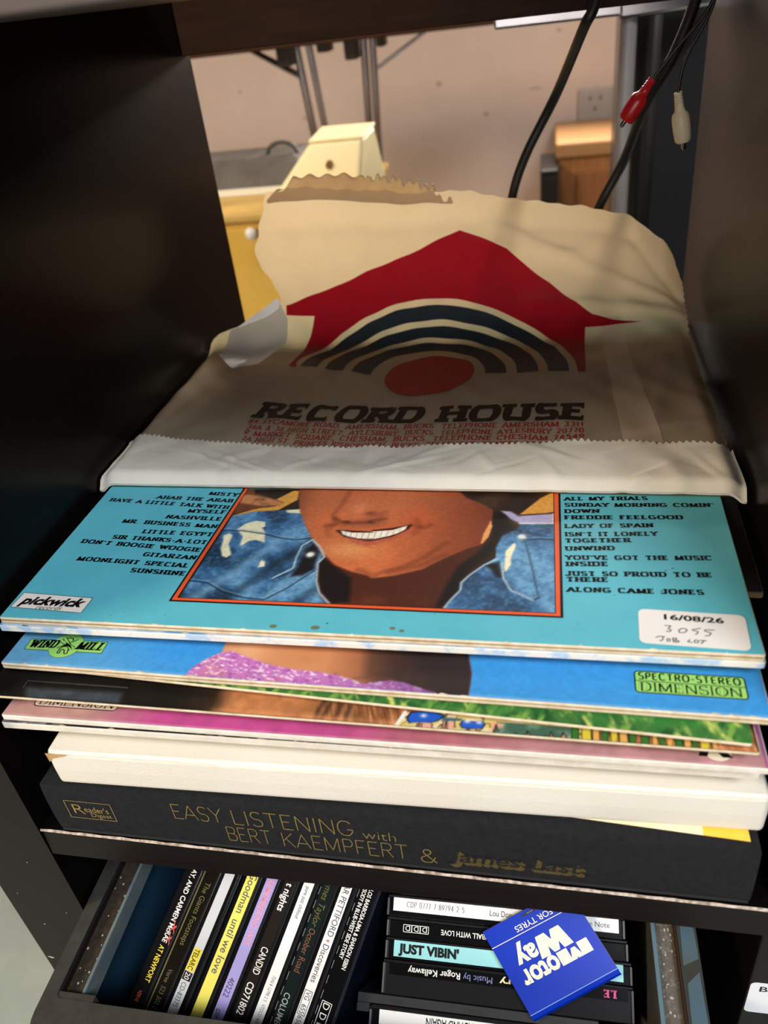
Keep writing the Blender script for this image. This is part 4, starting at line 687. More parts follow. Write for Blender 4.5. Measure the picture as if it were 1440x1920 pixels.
    # label logo
    P = ART['pick']; WL = mat('white_ink', (240, 232, 224), .4); flat(b, fr, [P[3], P[2], P[1], P[0]], WL, .08)
    for i in range(4): line(b, fr, [P[i], P[(i + 1) % 4]], .3, BLACKINK, .12)
    q = ART['picktxt']; put_line(b, fr, bf('pickwick', .045, .3), q[0], q[1], 5.6, BLACKINK, .16); put_line(b, fr, bf('records', .0, .2), q[2], q[3], 2.6, BLACKINK, .16)
    chips(b, fr, 316, CREAM, 15, 10, .12, .7)
    r = random.Random(4)
    for _ in range(26):
        u, v, k = r.uniform(5, 312), r.uniform(1, 60), r.uniform(.12, .4); flat(b, fr, arc(u, v, k * 1.6, k, 0, 360, 7)[:-1], mat('foxing', (74, 84, 60), .6), .07)
    for u, v, k in ((146, 3.4, 1.3), (178, 5.2, .9), (182, 3.9, .8), (128, 3.0, 1.1)): flat(b, fr, arc(u, v, k * 1.5, k, 0, 360, 9)[:-1], mat('foxing_brown', (104, 118, 84), .6), .075)
fr_t = fr_ang((.00556, .03026, .1120), -1.15)
tq = record('record_sleeve', 'turquoise sleeve with song lists beside a photo of a smiling man in denim', fr_t, 316.8, 312, 3.0, .2, TURQ, CREAM, d_turq)
# price sticker on it
b = MB(); s_ = ART['stick']; ang = math.atan2(s_[1][1] - s_[0][1], s_[1][0] - s_[0][0]); sw = math.dist(s_[0], s_[1]); shh = math.dist(s_[0], s_[3]); fs = fr_t.sub(s_[3][0], s_[3][1], math.atan2(s_[2][1] - s_[3][1], s_[2][0] - s_[3][0]) * .5 + ang * .5)
pts = rrect(0, 0, sw, shh, 2.6); SW2 = mat('sticker_paper', (238, 232, 228), .45); flat(b, fs, pts, SW2, .34)
for i in range(len(pts)): p, q = pts[i], pts[(i + 1) % len(pts)]; b.poly([fs(*p, .2), fs(*q, .2), fs(*q, .34), fs(*p, .34)], SW2)
d_ = ART['date']; put_line(b, fr_t, bf('16/08/26', .028), d_[0], d_[1], 3.1, BLACKINK, .42)
PEN = mat('grey_pen', (70, 70, 78), .5)
for p in ART['hand']: line(b, fr_t, p, .42, PEN, .42)
set_props(b.build('price_sticker', tq), 'white date sticker with handwriting')

# ================================================================== PAPER BAG
def ss(a,b,x):
    t=np.clip((x-a)/(b-a),0,1); return t*t*(3-2*t)
BAG_U=[3,45,120,170,217,270,300,322,335]; BAG_H=[96,94,90,85,79,70,59,44,24]
def bag_surf(u,v):
    # u = mm across, v = mm from the folded front end; returns mm
    u=np.asarray(u,float); v=np.asarray(v,float)
    yf=138-(u-8)*10.3/325
    w=np.clip((v-168)/112,0,1.2)
    z=119.5-4.5*np.exp(-((u-140)/55)**2)*ss(5,30,v)*(1-ss(80,150,v))
    z=z+1.2*np.sin(u/21+v/60)*ss(20,60,v)*(1-ss(120,190,v))*0.5
    z=z-5*(1-ss(0,7,v))**2
    z=z+0.5*np.sin(u*.21+1.3*np.sin(v*.06))*np.sin(v*.13+u*.02)*ss(0,20,v)
    e=np.minimum(u-3,334-u); z=z-4.5*(1-ss(0,9,e))**2*(1-ss(180,215,v))
    H=np.interp(u,BAG_U,BAG_H)*1.0
    z=z+H*np.where(w>0,w,0)**1.65
    z=z+2.2*np.sin(u/17.+w*3)*w*ss(0,1,w)*.6
    for (ua,va,ub,vb,hh,wd) in ((205,266,332,222,1.8,4),(190,252,262,250,1.6,5),(60,262,190,266,-1.6,5),(190,266,300,268,-1.6,4),(300,268,330,236,-1.8,4),(232,215,330,214,1.5,5),(50,240,66,268,1.2,3),(20,60,40,150,.9,5),(300,60,318,150,.9,4),(262,40,325,66,.8,3)):
        L2=(ub-ua)**2+(vb-va)**2; t=np.clip(((u-ua)*(ub-ua)+(v-va)*(vb-va))/L2,0,1)
        d=np.hypot(u-ua-t*(ub-ua),v-va-t*(vb-va)); z=z+hh*np.exp(-(d/wd)**2)
    y=yf+np.minimum(v,168)+74*w
    return u, y, z

bag = thing('paper_record_bag', 'crumpled off-white paper record bag printed with a red house and arches, on the turquoise sleeve', 'paper bag')
PAPER = mat('bag_paper', (206, 190, 164), .42, spec=.3, rgb2=(222, 208, 184), vscale=26, translucent=.55, bump=.25, bscale=45, bstretch=(1, 1.6, 1.6), tint=(238, 212, 166))
FLAP = mat('bag_flap', (226, 220, 206), .5, rgb2=(238, 232, 220), vscale=30, translucent=.15, bump=.9, bscale=38, bstretch=(1, 1.5, 1))
BACKP = mat('bag_back_shade_tint', (176, 142, 98), .55, rgb2=(196, 164, 120), vscale=30, translucent=.6, bump=.4, bscale=60)  # browner than the front paper: shade on the back sheet is in the colour
def bagp(u, v, off=0.0):
    u = np.asarray(u, float); v = np.asarray(v, float); X, Y, Z = bag_surf(u, v); 
    off = np.asarray(off, float)[..., None] if np.ndim(off) else off
    if np.any(off):
        e = .8; X1, Y1, Z1 = bag_surf(u + e, v); X2, Y2, Z2 = bag_surf(u, v + e)
        A = np.stack([X1 - X, Y1 - Y, Z1 - Z], -1); B = np.stack([X2 - X, Y2 - Y, Z2 - Z], -1); n = np.cross(A, B); n /= np.linalg.norm(n, axis=-1, keepdims=True)
        return (np.stack([X, Y, Z], -1) + n * off) * .001
    return np.stack([X, Y, Z], -1) * .001
vv = [0, 1.5, 3.5, 6] + list(np.arange(9, 279, 2.6)) + [279.5]
LV = np.array([0, 150, 190, 199, 205, 215, 222, 226, 237, 247, 253, 267, 280]); LU = np.array([2.5, 3, 4, 21, 40, 57, 55, 54, 45, 36.3, 37.2, 41, 46.6])
def ragged(v): return .8 * math.sin(v * 1.9) * (195 < v)
rows = []; nu = 118
for v in vv:
    u0 = float(np.interp(v, LV, LU)) + ragged(v); u1 = 334.5 - (6 * max(0, (v - 262) / 18)) + .5 * math.sin(v * .8); t = np.linspace(0, 1, nu); uu = u0 + (u1 - u0) * t
    vt = v + (0 if v < 270 else (.5 * np.sin(uu * .11) + .35 * np.sin(uu * .43)) * (v - 270) / 9); rows.append(bagp(uu, vt * np.ones_like(uu)))
b = MB(); b.add(np.concatenate(rows).tolist(), [(j * nu + i, j * nu + i + 1, (j + 1) * nu + i + 1, (j + 1) * nu + i) for j in range(len(rows) - 1) for i in range(nu - 1)], PAPER)
def emit_bag(mb, polys, M, off=.3, grid=4.0):
    bm = bmesh.new()
    for q in polys:
        if len(q) > 4:
            T = tessellate_polygon([[Vector((a, c_, 0)) for a, c_ in q]]); tris = [[q[i] for i in t] for t in T]
        else: tris = [q]
        for t in tris:
            A = sum(t[i][0] * t[(i + 1) % len(t)][1] - t[(i + 1) % len(t)][0] * t[i][1] for i in range(len(t)))
            if abs(A) < 1e-6: continue
            if A < 0: t = t[::-1]
            bm.faces.new([bm.verts.new((a, c_, 0)) for a, c_ in t])
    us = [v.co.x for v in bm.verts]; vs = [v.co.y for v in bm.verts]
    for lo, hi, nrm in ((min(us), max(us), (1, 0, 0)), (min(vs), max(vs), (0, 1, 0))):
        k = math.ceil(lo / grid) * grid
        while k < hi:
            bmesh.ops.bisect_plane(bm, geom=list(bm.verts) + list(bm.edges) + list(bm.faces), plane_co=Vector(nrm) * k, plane_no=nrm, dist=1e-5); k += grid
    bm.verts.index_update(); W = bagp([v.co.x for v in bm.verts], [v.co.y for v in bm.verts], off)
    mb.add(W.tolist(), [tuple(v.index for v in f.verts) for f in bm.faces], M); bm.free()
RINK = mat('bag_red', (176, 22, 40),.5, spec=.2, rgb2=(160, 18, 34), vscale=60, translucent=.40, bump=.25, bscale=45, tint=(196, 24, 60))
NINK = mat('bag_navy', (42, 50, 62),.5, spec=.2, rgb2=(34, 40, 52), vscale=60, translucent=.25, bump=.25, bscale=45, tint=(60, 84, 110))
BINK = mat('bag_brown_black', (34, 20, 17), .6, spec=.12, bump=.25, bscale=45); TINK = mat('bag_red_text', (150, 24, 34), .6, spec=.12); PINK2 = None
SEAM = mat('bag_seam', (214, 200, 176), .42, spec=.3, rgb2=(230, 218, 196), vscale=26, translucent=.4, bump=.25, bscale=45, tint=(238, 212, 166))
emit_bag(b, [[(283, 40), (303, 40), (292, 204), (279, 204)]], SEAM, .2)
CU, CV = 170.0, 127.5
def warp(u, v):
    k = max(0.0, min(1.0, (138 - u) / 64.0)); f = max(0.0, min(1.0, 1 - (v - 128) / 48.0)); return (u, v + 19 * k * f - 9 * k * max(0, 1 - abs(v - 172) / 30.0))
def ringpoly(r0, r1, n=48):
    out = []
    for i in range(n):
        a0, a1 = math.pi * i / n, math.pi * (i + 1) / n
        out.append([warp(CU + r * math.cos(a), CV + r * math.sin(a) * (.985 if r > 60 else 1.0)) for r, a in ((r0, a0), (r1, a0), (r1, a1), (r0, a1))])
    return out
roof = [warp(*p) for p in [(60.5, 216), (101.4, 229.0), (139.8, 244.0), (185.5, 260.8), (217.5, 250.0), (246.1, 231.0), (273.9, 205.8), (287.4, 201.0), (305.6, 199.5), (269.3, 192.2), (267.6, 126.2), (263.0, 126.4)]] + [warp(CU + 93 * math.cos(a), CV + 93 * math.sin(a) * .985) for a in [math.pi * k / 40 for k in range(1, 40)]] + [(79, 143.6), (73.0, 145.4), (77, 166), (80.8, 189.5), (82.3, 206.9), (61.2, 208.3)]
emit_bag(b, [roof], RINK)
for r0, r1 in ((75.5, 88.0), (56.5, 69.5), (37.0, 50.0)): emit_bag(b, ringpoly(r0, r1), NINK)
emit_bag(b, [[(171.7 + 28.2 * math.cos(a) , 128.5 + 26.5 * math.sin(a) + .14 * 28 * math.cos(a)) for a in [2 * math.pi * k / 44 for k in range(44)]]], mat('bag_red_disc', (164, 32, 26), .5, spec=.2, translucent=.2, bump=.25, bscale=45))
def bag_text(tp, pa, pb, h, M, off=.34):
    P, W = tp; dx, dy = pb[0] - pa[0], pb[1] - pa[1]; L = math.hypot(dx, dy); kx = L / W; c_, s__ = dx / L, dy / L
    emit_bag(b, [[(pa[0] + a * kx * c_ - q_ * h * s__, pa[1] + a * kx * s__ + q_ * h * c_) for a, q_ in q] for q in P], M, off, 5.0)
bag_text(sk('RECORD', .50, .21, .16, .28, .03, 1.75), (68.7, 72.2), (173, 67.6), 20.0, BINK); bag_text(sk('HOUSE', .50, .21, .16, .10, .03, 1.75), (182, 67.2), (265.9, 63.4), 20.0, BINK)
for s_, (pa, pb), h in zip(["84 SYCAMORE ROAD, AMERSHAM, BUCKS. TELEPHONE AMERSHAM 3311", "34A & 36 HIGH STREET, AYLESBURY, BUCKS. TELEPHONE AYLESBURY 20770", "9 MARKET SQUARE, CHESHAM, BUCKS. TELEPHONE CHESHAM 74549", "7A HIGH ST. PRINCES RISBOROUGH, BUCKS. TELEPHONE PRINCES R'BORO 6446"], [[(69.1, 65.0), (264.0, 56.0)], [(70.6, 57.2), (263.8, 48.9)], [(71.1, 50.2), (263.8, 41.8)], [(71.9, 43.2), (263.5, 34.6)]], (5.4, 5.2, 5.4, 5.2)): bag_text(sk(s_, .24, .13, .09, 0, .08, 1.3), pa, pb, h, TINK, .3)
b.build('front_sheet', bag, smooth=60)
# serrated bottom flap folded over the front
b = MB(); pl = []; u = 1.5; k = 0
CR_ = [(rng.uniform(5, 330), rng.uniform(6, 30), rng.uniform(-2.2, 2.2), rng.uniform(.5, 1.3) * (1 if k_ % 2 else -.6), rng.uniform(1.5, 5)) for k_ in range(34)]
def serr(u): return 37.5 + 6.5 * math.exp(-((u - 2) / 28) ** 2) + .8 * math.sin(u / 19)
nu2 = 210; us = np.linspace(1.2, 335.6, nu2); rws = []
for t in np.linspace(0, 1, 24):
    top = np.array([serr(x) + (1.5 if i % 2 else -1.1) * (.75 + .5 * rng.random()) for i, x in enumerate(us)]); base = np.array([serr(x) - 3 for x in us])
    if t == 0: top0 = top
    v_ = base * min(t / .93, 1) if t < 1 else top0
    off = np.full_like(us, .9) + (1.1 * (.4 + .6 * np.sin(us * .05 + 1) ** 2) if t == 1 else .5 * t)
    for uc, vc, sl, hgt, wd_ in CR_: off = off + hgt * np.exp(-((us - uc - sl * (v_ - vc)) / wd_) ** 2) * np.exp(-((v_ - vc) / 11) ** 2)
    rws.append(bagp(us, v_, off))
b.add(np.concatenate(rws).tolist(), [(j * nu2 + i, j * nu2 + i + 1, (j + 1) * nu2 + i + 1, (j + 1) * nu2 + i) for j in range(23) for i in range(nu2 - 1)], FLAP)
# rolled front fold going under the bag
lo = rws[0].copy(); lo2 = lo.copy(); lo2[:, 2] -= .0016; lo2[:, 1] += .0006; lo3 = lo2.copy(); lo3[:, 1] += .02; lo3[:, 2] = .1127
b.add(np.concatenate([lo, lo2, lo3]).tolist(), [(nu2 + i, nu2 + i + 1, i + 1, i) for i in range(nu2 - 1)] + [(2 * nu2 + i, 2 * nu2 + i + 1, nu2 + i + 1, nu2 + i) for i in range(nu2 - 1)], FLAP)
b.build('bottom_flap', bag, smooth=50)
# back sheet: lies flat under the front, then stands up behind it with a serrated edge
b = MB(); nb = 100
BT_U = [44, 52, 60, 66, 100, 140, 156, 170, 176, 184]; BT_V = [277, 279, 281, 284.5, 286, 286, 284, 280, 277, 276]
for vs_, ua, ub in ((np.linspace(1, 190, 14), None, 333), (np.linspace(275, 290, 8), 47.0, 181)):
    rws = []
    for v in vs_:
        u0 = float(np.interp(v, [0, 180, 199], [3, 6, 26])) if ua is None else ua; uu = np.linspace(u0, ub, nb)
        lim = np.full(nb, 400.0) if ua is None else np.interp(uu, BT_U, BT_V) + 1.1 * np.sign(np.sin(uu * 1.1)) * (uu > 118) + .8 * np.sin(uu * .5); v_ = np.minimum(v, lim)
        X, Y, Z = bag_surf(uu, v_); w_ = np.clip((v_ - 168) / 112, 0, 1.2)
        Z = np.where(v_ < 168, 112.75, 112.75 + np.interp(uu, BAG_U, BAG_H) * w_ ** 1.65) if ua is None else Z - 1.0; rws.append(np.stack([X, Y + (0 if ua is None else 3.5 * (v - 273) / 16), Z], -1) * .001)
    b.add(np.concatenate(rws).tolist(), [(j * nb + i, j * nb + i + 1, (j + 1) * nb + i + 1, (j + 1) * nb + i) for j in range(len(rws) - 1) for i in range(nb - 1)], BACKP)
set_props(b.build('back_sheet', bag, smooth=60), 'back sheet with a serrated top edge, its shade painted in as brown')
# silver-white patch at the left tear: sky reflection painted onto the glossy paper
b = MB(); emit_bag(b, [[(19, 196), (54, 221), (62.5, 205), (63.5, 184), (50, 150), (34, 140), (16, 165)]], mat('painted_sky_sheen', (232, 233, 238), .25, metal=.15, spec=.8, translucent=.35, bump=.9, bscale=60, bstretch=(1, .5, 1)), .5, 3.0)
set_props(b.build('torn_paper_sheen', bag, smooth=60), 'silver-white sheen painted on the torn paper')

# ================================================================== CRATE WITH DISCS
crate = thing('plastic_crate', 'worn blue-grey plastic crate full of discs standing under the record shelf', 'crate')
CW = mat('crate_worn', (66, 68, 64), .65, spec=.25, rgb2=(48, 43, 36), vscale=22, bump=.3, bscale=200); CB = mat('crate_blue', (64, 78, 84), .55, rgb2=(88, 98, 100), vscale=30, bump=.3, bscale=200); NAVY = mat('crate_navy', (24, 58, 84), .6, var=.2, vscale=14); DIRT = mat('crate_dirt', (50, 42, 33), .9, spec=.2, rgb2=(66, 57, 46), vscale=300, thresh=(.45, .7)); LIP = mat('crate_lip', (116, 124, 122), .5, rgb2=(92, 110, 120), vscale=60)
b = MB(); O = rrect(.0018, -.0720, .3163, .330, .020, 8); I = rrect(.0092, -.0452, .3072, .322, .003, 8); n = len(O); zt, zb = -.068, -.272
b.add([(x, y, zt) for x, y in O] + [(x, y, zt) for x, y in I], [(i, (i + 1) % n, n + (i + 1) % n, n + i) for i in range(n)], CW)
b.add([(x, y, zb) for x, y in O] + [(x, y, zt) for x, y in O], [(i, (i + 1) % n, n + (i + 1) % n, n + i) for i in range(n)], CB)
b.add([(x, y, zb + .006) for x, y in I] + [(x, y, zt) for x, y in I], [(n + i, n + (i + 1) % n, (i + 1) % n, i) for i in range(n)], NAVY)
b.poly([(x, y, zb) for x, y in O][::-1], CB); b.poly([(x, y, zb + .006) for x, y in I], NAVY)
b.build('shell', crate, smooth=40)
b = MB(); b.box((.0094, -.0450, -.0780), (.0195, .31, -.0730), DIRT); b.box((.0195, -.0450, -.0840), (.0212, .31, -.0715), LIP); b.box((.0094, -.0452, -.0740), (.0270, -.0446, -.0682), CW); b.box((.0092, -.0451, -.0745), (.0290, -.0415, -.0684), CW); GRV = mat('groove_brown', (30, 24, 20), .9, spec=.1); b.box((.00922, -.0450, -.0735), (.0104, .31, -.0686), GRV)
set_props(b.build('ledge', crate, bevel=.0005), 'dusty left ledge of the crate')
b = MB(); b.box((.2975, -.0450, -.0780), (.3068, .31, -.0730), mat('crate_dust', (98, 92, 84), .9, rgb2=(128, 122, 114), vscale=420, thresh=(.5, .66))); b.box((.2958, -.0450, -.0840), (.2977, .31, -.0712), mat('crate_lip_blue', (96, 124, 140), .5)); b.hexa([(.2892, -.0450, -.150), (.2896, -.0450, -.150), (.2896, .31, -.150), (.2892, .31, -.150), (.2955, -.0450, -.0716), (.2960, -.0450, -.0716), (.2960, .31, -.0716), (.2955, .31, -.0716)], CW); b.box((.3062, -.0450, -.0735), (.30715, .31, -.0686), mat('groove_rust', (62, 42, 30), .9, spec=.1)); set_props(b.build('ledge', crate, bevel=.0004), 'dusty right ledge of the crate')
b = MB(); rd = random.Random(8); GR = mat('grit', (190, 178, 160), .8)
for side in (0, 1):
    for _ in range(20 if side == 0 else 60):
        x = rd.uniform(.0105, .0190) if side == 0 else rd.uniform(.2985, .3060); y = rd.uniform(-.042, .05); k = rd.uniform(.00012, .00042)
        b.box((x - k, y - k, -.0730), (x + k, y + k * 1.4, -.0730 + k), GR)
set_props(b.build('dust_grit', crate), kind='stuff')
# flat strips of blue paint left on the right rim
b = MB()
for y0, y1 in ((-.03, .002), (.004, .03)):
    b.poly([(.3082, y0, -.0678), (.3156, y0 + .004, -.0678), (.3150, y1, -.0678), (.3090, y1 - .006, -.0678)], mat('crate_blue_bright', (70, 104, 126), .55, rgb2=(84, 96, 98), vscale=50))
set_props(b.build('blue_rim_patch', crate), 'patch of brighter blue on the right rim')

CASE = mat('case_black', (14, 14, 16), .14, spec=.4); CASE2 = mat('case_charcoal', (30, 30, 33), .16, spec=.4); CLEARE = mat('case_clear', (150, 154, 160), .12, alpha=.35); NAVYC = mat('case_navy', (22, 28, 42), .2, spec=.4)
Pb = np.array([.03105, -.0366, -.098]); Bd = np.array([.27686, .83258, .47976]); Xd = np.array([.96091, -.23988, -.13823])
row = Fr(Pb, Xd, Bd)
ROWT = Fr(Pb, -Bd, Xd)   # lettering runs from the back end to the front, tops to the right
def disc_case(name, label, fr, s0, s1, t0, length, depth, ls0, ls1, lt0, lt1, labM, texts=(), bodyM=CASE, lid=CASE2, group=None, upright=True, extra=None):
    """fr: s across the spine, t along it. texts: (text, t_back, t_front, s_base, height, style, material)"""
    T = thing(name, label, 'disc case', group=group)
    b = MB(); w = s1 - s0
    def bx(a0, a1, c0, c1, z0, z1, M, name, bev=.0004):
        m_ = MB(); p = [fr(a0, c0, z0), fr(a1, c0, z0), fr(a1, c1, z0), fr(a0, c1, z0), fr(a0, c0, z1), fr(a1, c0, z1), fr(a1, c1, z1), fr(a0, c1, z1)]
        m_.hexa(p, M); return m_.build(name, T, bevel=bev)
    return T, bx
def spine_case(label, s0, s1, ls0, ls1, labM, texts, t0=None, length=125, lab_t=(4, 121), bodyM=CASE, side=None, lid_s=None, ticks=False):
    T, bx = disc_case('disc_case', label, row, s0, s1, 0, 0, 0, 0, 0, 0, 0, None, group='disc cases standing in the crate')
    t0 = .31 * s0 - 1 if t0 is None else t0
    bx(s0, s1 - 1.5, t0, t0 + length, -140, -.5, bodyM, 'case')
    bx(s1 - 1.4, s1, t0, t0 + length, -141, -.1, side or CASE2, 'lid', .0003)
    m_ = MB(); z = -.35
    m_.hexa([row(ls0, t0 + 1, z - .1), row(ls1, t0 + 1, z - .1), row(ls1, t0 + length - 3, z - .1), row(ls0, t0 + length - 3, z - .1), row(ls0, t0 + 1, z), row(ls1, t0 + 1, z), row(ls1, t0 + length - 3, z), row(ls0, t0 + length - 3, z)], labM)
    for tx in texts:
        kind = tx[0]
        if kind == 'box': _, ta, tb_, sa, sb, M = tx; m_.poly([row(sa, ta, z + .08), row(sb, ta, z + .08), row(sb, tb_, z + .08), row(sa, tb_, z + .08)], M)
        elif kind == 'frame':
            _, ta, tb_, sa, sb, M = tx
            for p, q in (((sa, ta), (sb, ta)), ((sb, ta), (sb, tb_)), ((sb, tb_), (sa, tb_)), ((sa, tb_), (sa, ta))): line(m_, row, [p, q], .3, M, z + .1)
        else:
            _, tp, t_back, t_front, sb, h, M = tx; put(m_, ROWT, tp, (-t_back, sb), h, t_back - t_front, M, z + .15)
    if ticks:
        k = t0 + 4
        while k < t0 + length - 6: line(m_, row, [(ls0 - .5, k), (ls0 - .5, k + 4)], .3, mat('tick_grey', (120, 128, 134), .5), z + .12); k += 7
    m_.build('spine_label', T)
    return T
def I_(name, rgb): return mat('ink_' + name, rgb, .4)
KBLK = mat('label_black', (13, 13, 15), .15, spec=.4); SILV = mat('label_silver', (196, 200, 206), .4); YELL = mat('label_yellow', (236, 222, 96), .4); LILA = mat('label_lilac', (160, 152, 214), .4); WHT = mat('label_white', (238, 238, 238), .4); DGRN = mat('label_dark_green', (22, 32, 32), .15, spec=.4); DBRN = mat('label_dark_brown', (36, 31, 28), .15, spec=.4)
W_ = I_('white', (235, 235, 232)); Y_ = I_('yellow', (238, 214, 40)); R_ = I_('red', (200, 70, 60)); K_ = BLACKINK
spine_case('black disc case with white and yellow lettering, first of the row by the crate wall', .3, 10.2, .9, 9.4, KBLK, [('t', bf('Y, BILLIE HOLIDAY, AND CARMEN McRAE', .014), 98, 37.5, 4.4, 3.0, W_), ('t', bf('AT NEWPORT', .014), 36, 18, 4.4, 3.0, Y_), ('t', bf('VERVE'), 13.5, 8.0, 3.6, 2.2, R_), ('t', bf('XX', .02, .4), 50, 36, 6.6, 2.6, R_)], t0=-.2)
spine_case('dim black disc case with olive lettering beside the white and yellow lettered one', 10.5, 20.6, 11.2, 19.4, mat('label_blackish', (18, 16, 12), .15, spec=.4), [('t', bf('The Giants Footsteps'), 72, 40, 14.4, 3.2, I_('olive', (96, 90, 40))), ('t', bf('Verve  523 302 2'), 28, 9, 14.2, 2.8, I_('olive2', (92, 84, 60))), ('box', 2, 120, 11.2, 11.9, mat('olive_line', (92, 88, 36), .4))])
spine_case('disc case with a plain silver spine and a small yellow tag', 20.9, 31.8, 22.6, 28.0, SILV, [('box', 31, 42, 22.8, 27.6, I_('tag', (226, 206, 50))), ('t', bf('TELARC', .01), 41.6, 31.6, 23.6, 3.0, K_), ('box', 26.5, 30.6, 22.8, 27.6, K_), ('t', bf('20'), 30.2, 27.0, 23.8, 2.8, W_), ('t', bf('CD-83375'), 25.5, 14.0, 23.8, 2.9, I_('grey', (60, 60, 66)))])
spine_case('disc case with a yellow spine and slate lettering', 32.8, 43.2, 34.8, 41.0, YELL, [('t', sk('ELLE GOODMAN UNTIL WE LOVE', .16, .08, .05, 0, .1) if False else bf('elle Goodman  until we love', .004), 94, 35, 36.4, 4.2, I_('slate', (70, 76, 100)))])
spine_case('disc case with a lilac spine and pink lettering', 43.6, 53.2, 45.6, 51.6, LILA, [('t', bf('REMEMBERING WES', .016), 86, 53, 47.0, 3.6, I_('pink', (226, 150, 170))), ('t', bf('40222'), 37, 28, 46.9, 3.2, I_('violet', (60, 50, 90))), ('t', bf('GRP', .02), 22, 18, 46.4, 2.6, I_('violet', (60, 50, 90)))])
spine_case('dark brown spined disc case with bold white lettering', 53.6, 63.4, 55.4, 61.4, DBRN, [('t', sk('T NIGHTS', .2, .1, .06, 0, .1) if False else bf('t nights', .016), 88, 74, 57.0, 3.8, W_), ('t', bf('CANDID', .006), 56, 43, 57.0, 4.0, W_), ('t', bf('CD71802', .01), 39, 24, 56.8, 3.9, W_)])
spine_case('disc case with a white spine and faint grey print', 63.8, 73.6, 65.6, 71.2, WHT, [('t', bf('pure jazz chillout'), 90, 74, 67.6, 2.2, I_('grey', (60, 60, 66))), ('t', bf('7243 8 12798 2 3   VTDCD 408'), 46, 24, 67.8, 1.9, I_('grey2', (110, 110, 116)))], lid_s=None)
spine_case('dark green spined disc case with faint gold and rust lettering', 74.0, 83.8, 75.6, 82.0, DGRN, [('t', bf('James Taylor', 0, .2), 98, 74, 77.2, 3.8, I_('olive', (96, 90, 40))), ('t', bf('October Road'), 73, 52, 77.2, 3.6, I_('rust', (128, 74, 48))), ('t', bf('COLUMBIA', .006), 42, 24, 76.8, 3.3, I_('pale', (170, 172, 170)))], ticks=True)
spine_case('disc case with a white spine printed in black thin capitals', 84.2, 94.0, 85.6, 91.0, WHT, [('t', bf('AR PETTIFORD'), 99, 73, 86.9, 3.4, I_('grey', (60, 60, 66))), ('t', bf('v', .03), 71.6, 70.2, 87.6, 2.4, R_), ('t', bf('Discoveries'), 69, 51, 86.9, 3.4, I_('grey', (60, 60, 66))), ('t', bf('VG  655'), 46.5, 36.5, 87.0, 2.8, I_('grey', (60, 60, 66))), ('frame', 36, 47, 86.2, 90.2, I_('grey', (60, 60, 66))), ('t', bf('6501'), 35.5, 30, 87.0, 2.8, I_('grey', (60, 60, 66)))])
spine_case('black disc case with two lines of white capitals and a navy side', 94.4, 105.8, 95.4, 103.0, KBLK, [('t', bf('LOS BARBOSA-LIMA & SHARON ISBIN', .018), 101, 62, 99.8, 2.3, W_), ('t', bf('PSODY IN BLUE-WEST SIDE STORY', .018), 101, 66, 96.6, 2.3, W_), ('t', bf('D D D'), 45.4, 33.6, 97.2, 3.6, W_), ('frame', 33, 46, 96.2, 101.4, W_)], side=NAVYC, ticks=True)
# pile of cases lying with their spines towards the front
S0 = np.array([.16614, .02406, -.06999]); pile = Fr(S0, (1, 0, 0), (0, .81915, .57358)); PILET = Fr(S0, (-1, 0, 0), (0, -.81915, -.57358))
def pile_case(label, x0, x1, t0, t1, labM, lx0, lx1, lt0, lt1, texts=(), bodyM=CASE, depth=140, z=0.0, clear=True, ticks=None):
    T, bx = disc_case('disc_case', label, pile, 0, 0, 0, 0, 0, 0, 0, 0, 0, None, group='disc cases piled at the right of the crate')
    bx(x0 + 1.2, x1 - 1.2, t0, t1 - 1.3, -depth + z, -.5 + z, bodyM, 'case')
    bx(x0 + .3, x1 - .3, t1 - 1.2, t1, -depth + z, -.2 + z, CASE2, 'lid', .0003)
    for a, c_ in ((x0, x0 + 1.1), (x1 - 1.1, x1)): bx(a, c_, t0 + .4, t1 - 1.5, -depth * .9 + z, z - .1, CLEARE, 'hinge_end', .0003)
    m_ = MB(); zz = z - .35
    m_.hexa([pile(lx0, lt0, zz - .1), pile(lx1, lt0, zz - .1), pile(lx1, lt1, zz - .1), pile(lx0, lt1, zz - .1), pile(lx0, lt0, zz), pile(lx1, lt0, zz), pile(lx1, lt1, zz), pile(lx0, lt1, zz)], labM)
    for tx in texts:
        if tx[0] == 'n': _, tp, xa, xb, tt, h, M = tx; put(m_, pile, tp, (xa, tt), h, xb - xa, M, zz + .15)
        elif tx[0] == 'u': _, tp, xa, xb, tt, h, M = tx; put(m_, PILET, tp, (-xb, -tt), h, xb - xa, M, zz + .15)
        elif tx[0] == 'f': _, xa, xb, ta, tb_, M = tx; [line(m_, pile, [p, q], .28, M, zz + .12) for p, q in (((xa, ta), (xb, ta)), ((xb, ta), (xb, tb_)), ((xb, tb_), (xa, tb_)), ((xa, tb_), (xa, ta)))]
    if ticks:
        k = lx0 + 3
        while k < lx1 - 5: line(m_, pile, [(k, ticks), (k + 5, ticks)], .3, mat('tick_grey', (120, 128, 134), .5), zz + .12); k += 7
    m_.build('spine_label', T); return T
pile_case('disc case with a red spine, topmost of the pile under the shelf edge', 3.0, 118, 1.9, 8.6, mat('label_red', (170, 44, 60), .4), 4, 114, 2.6, 7, depth=110)
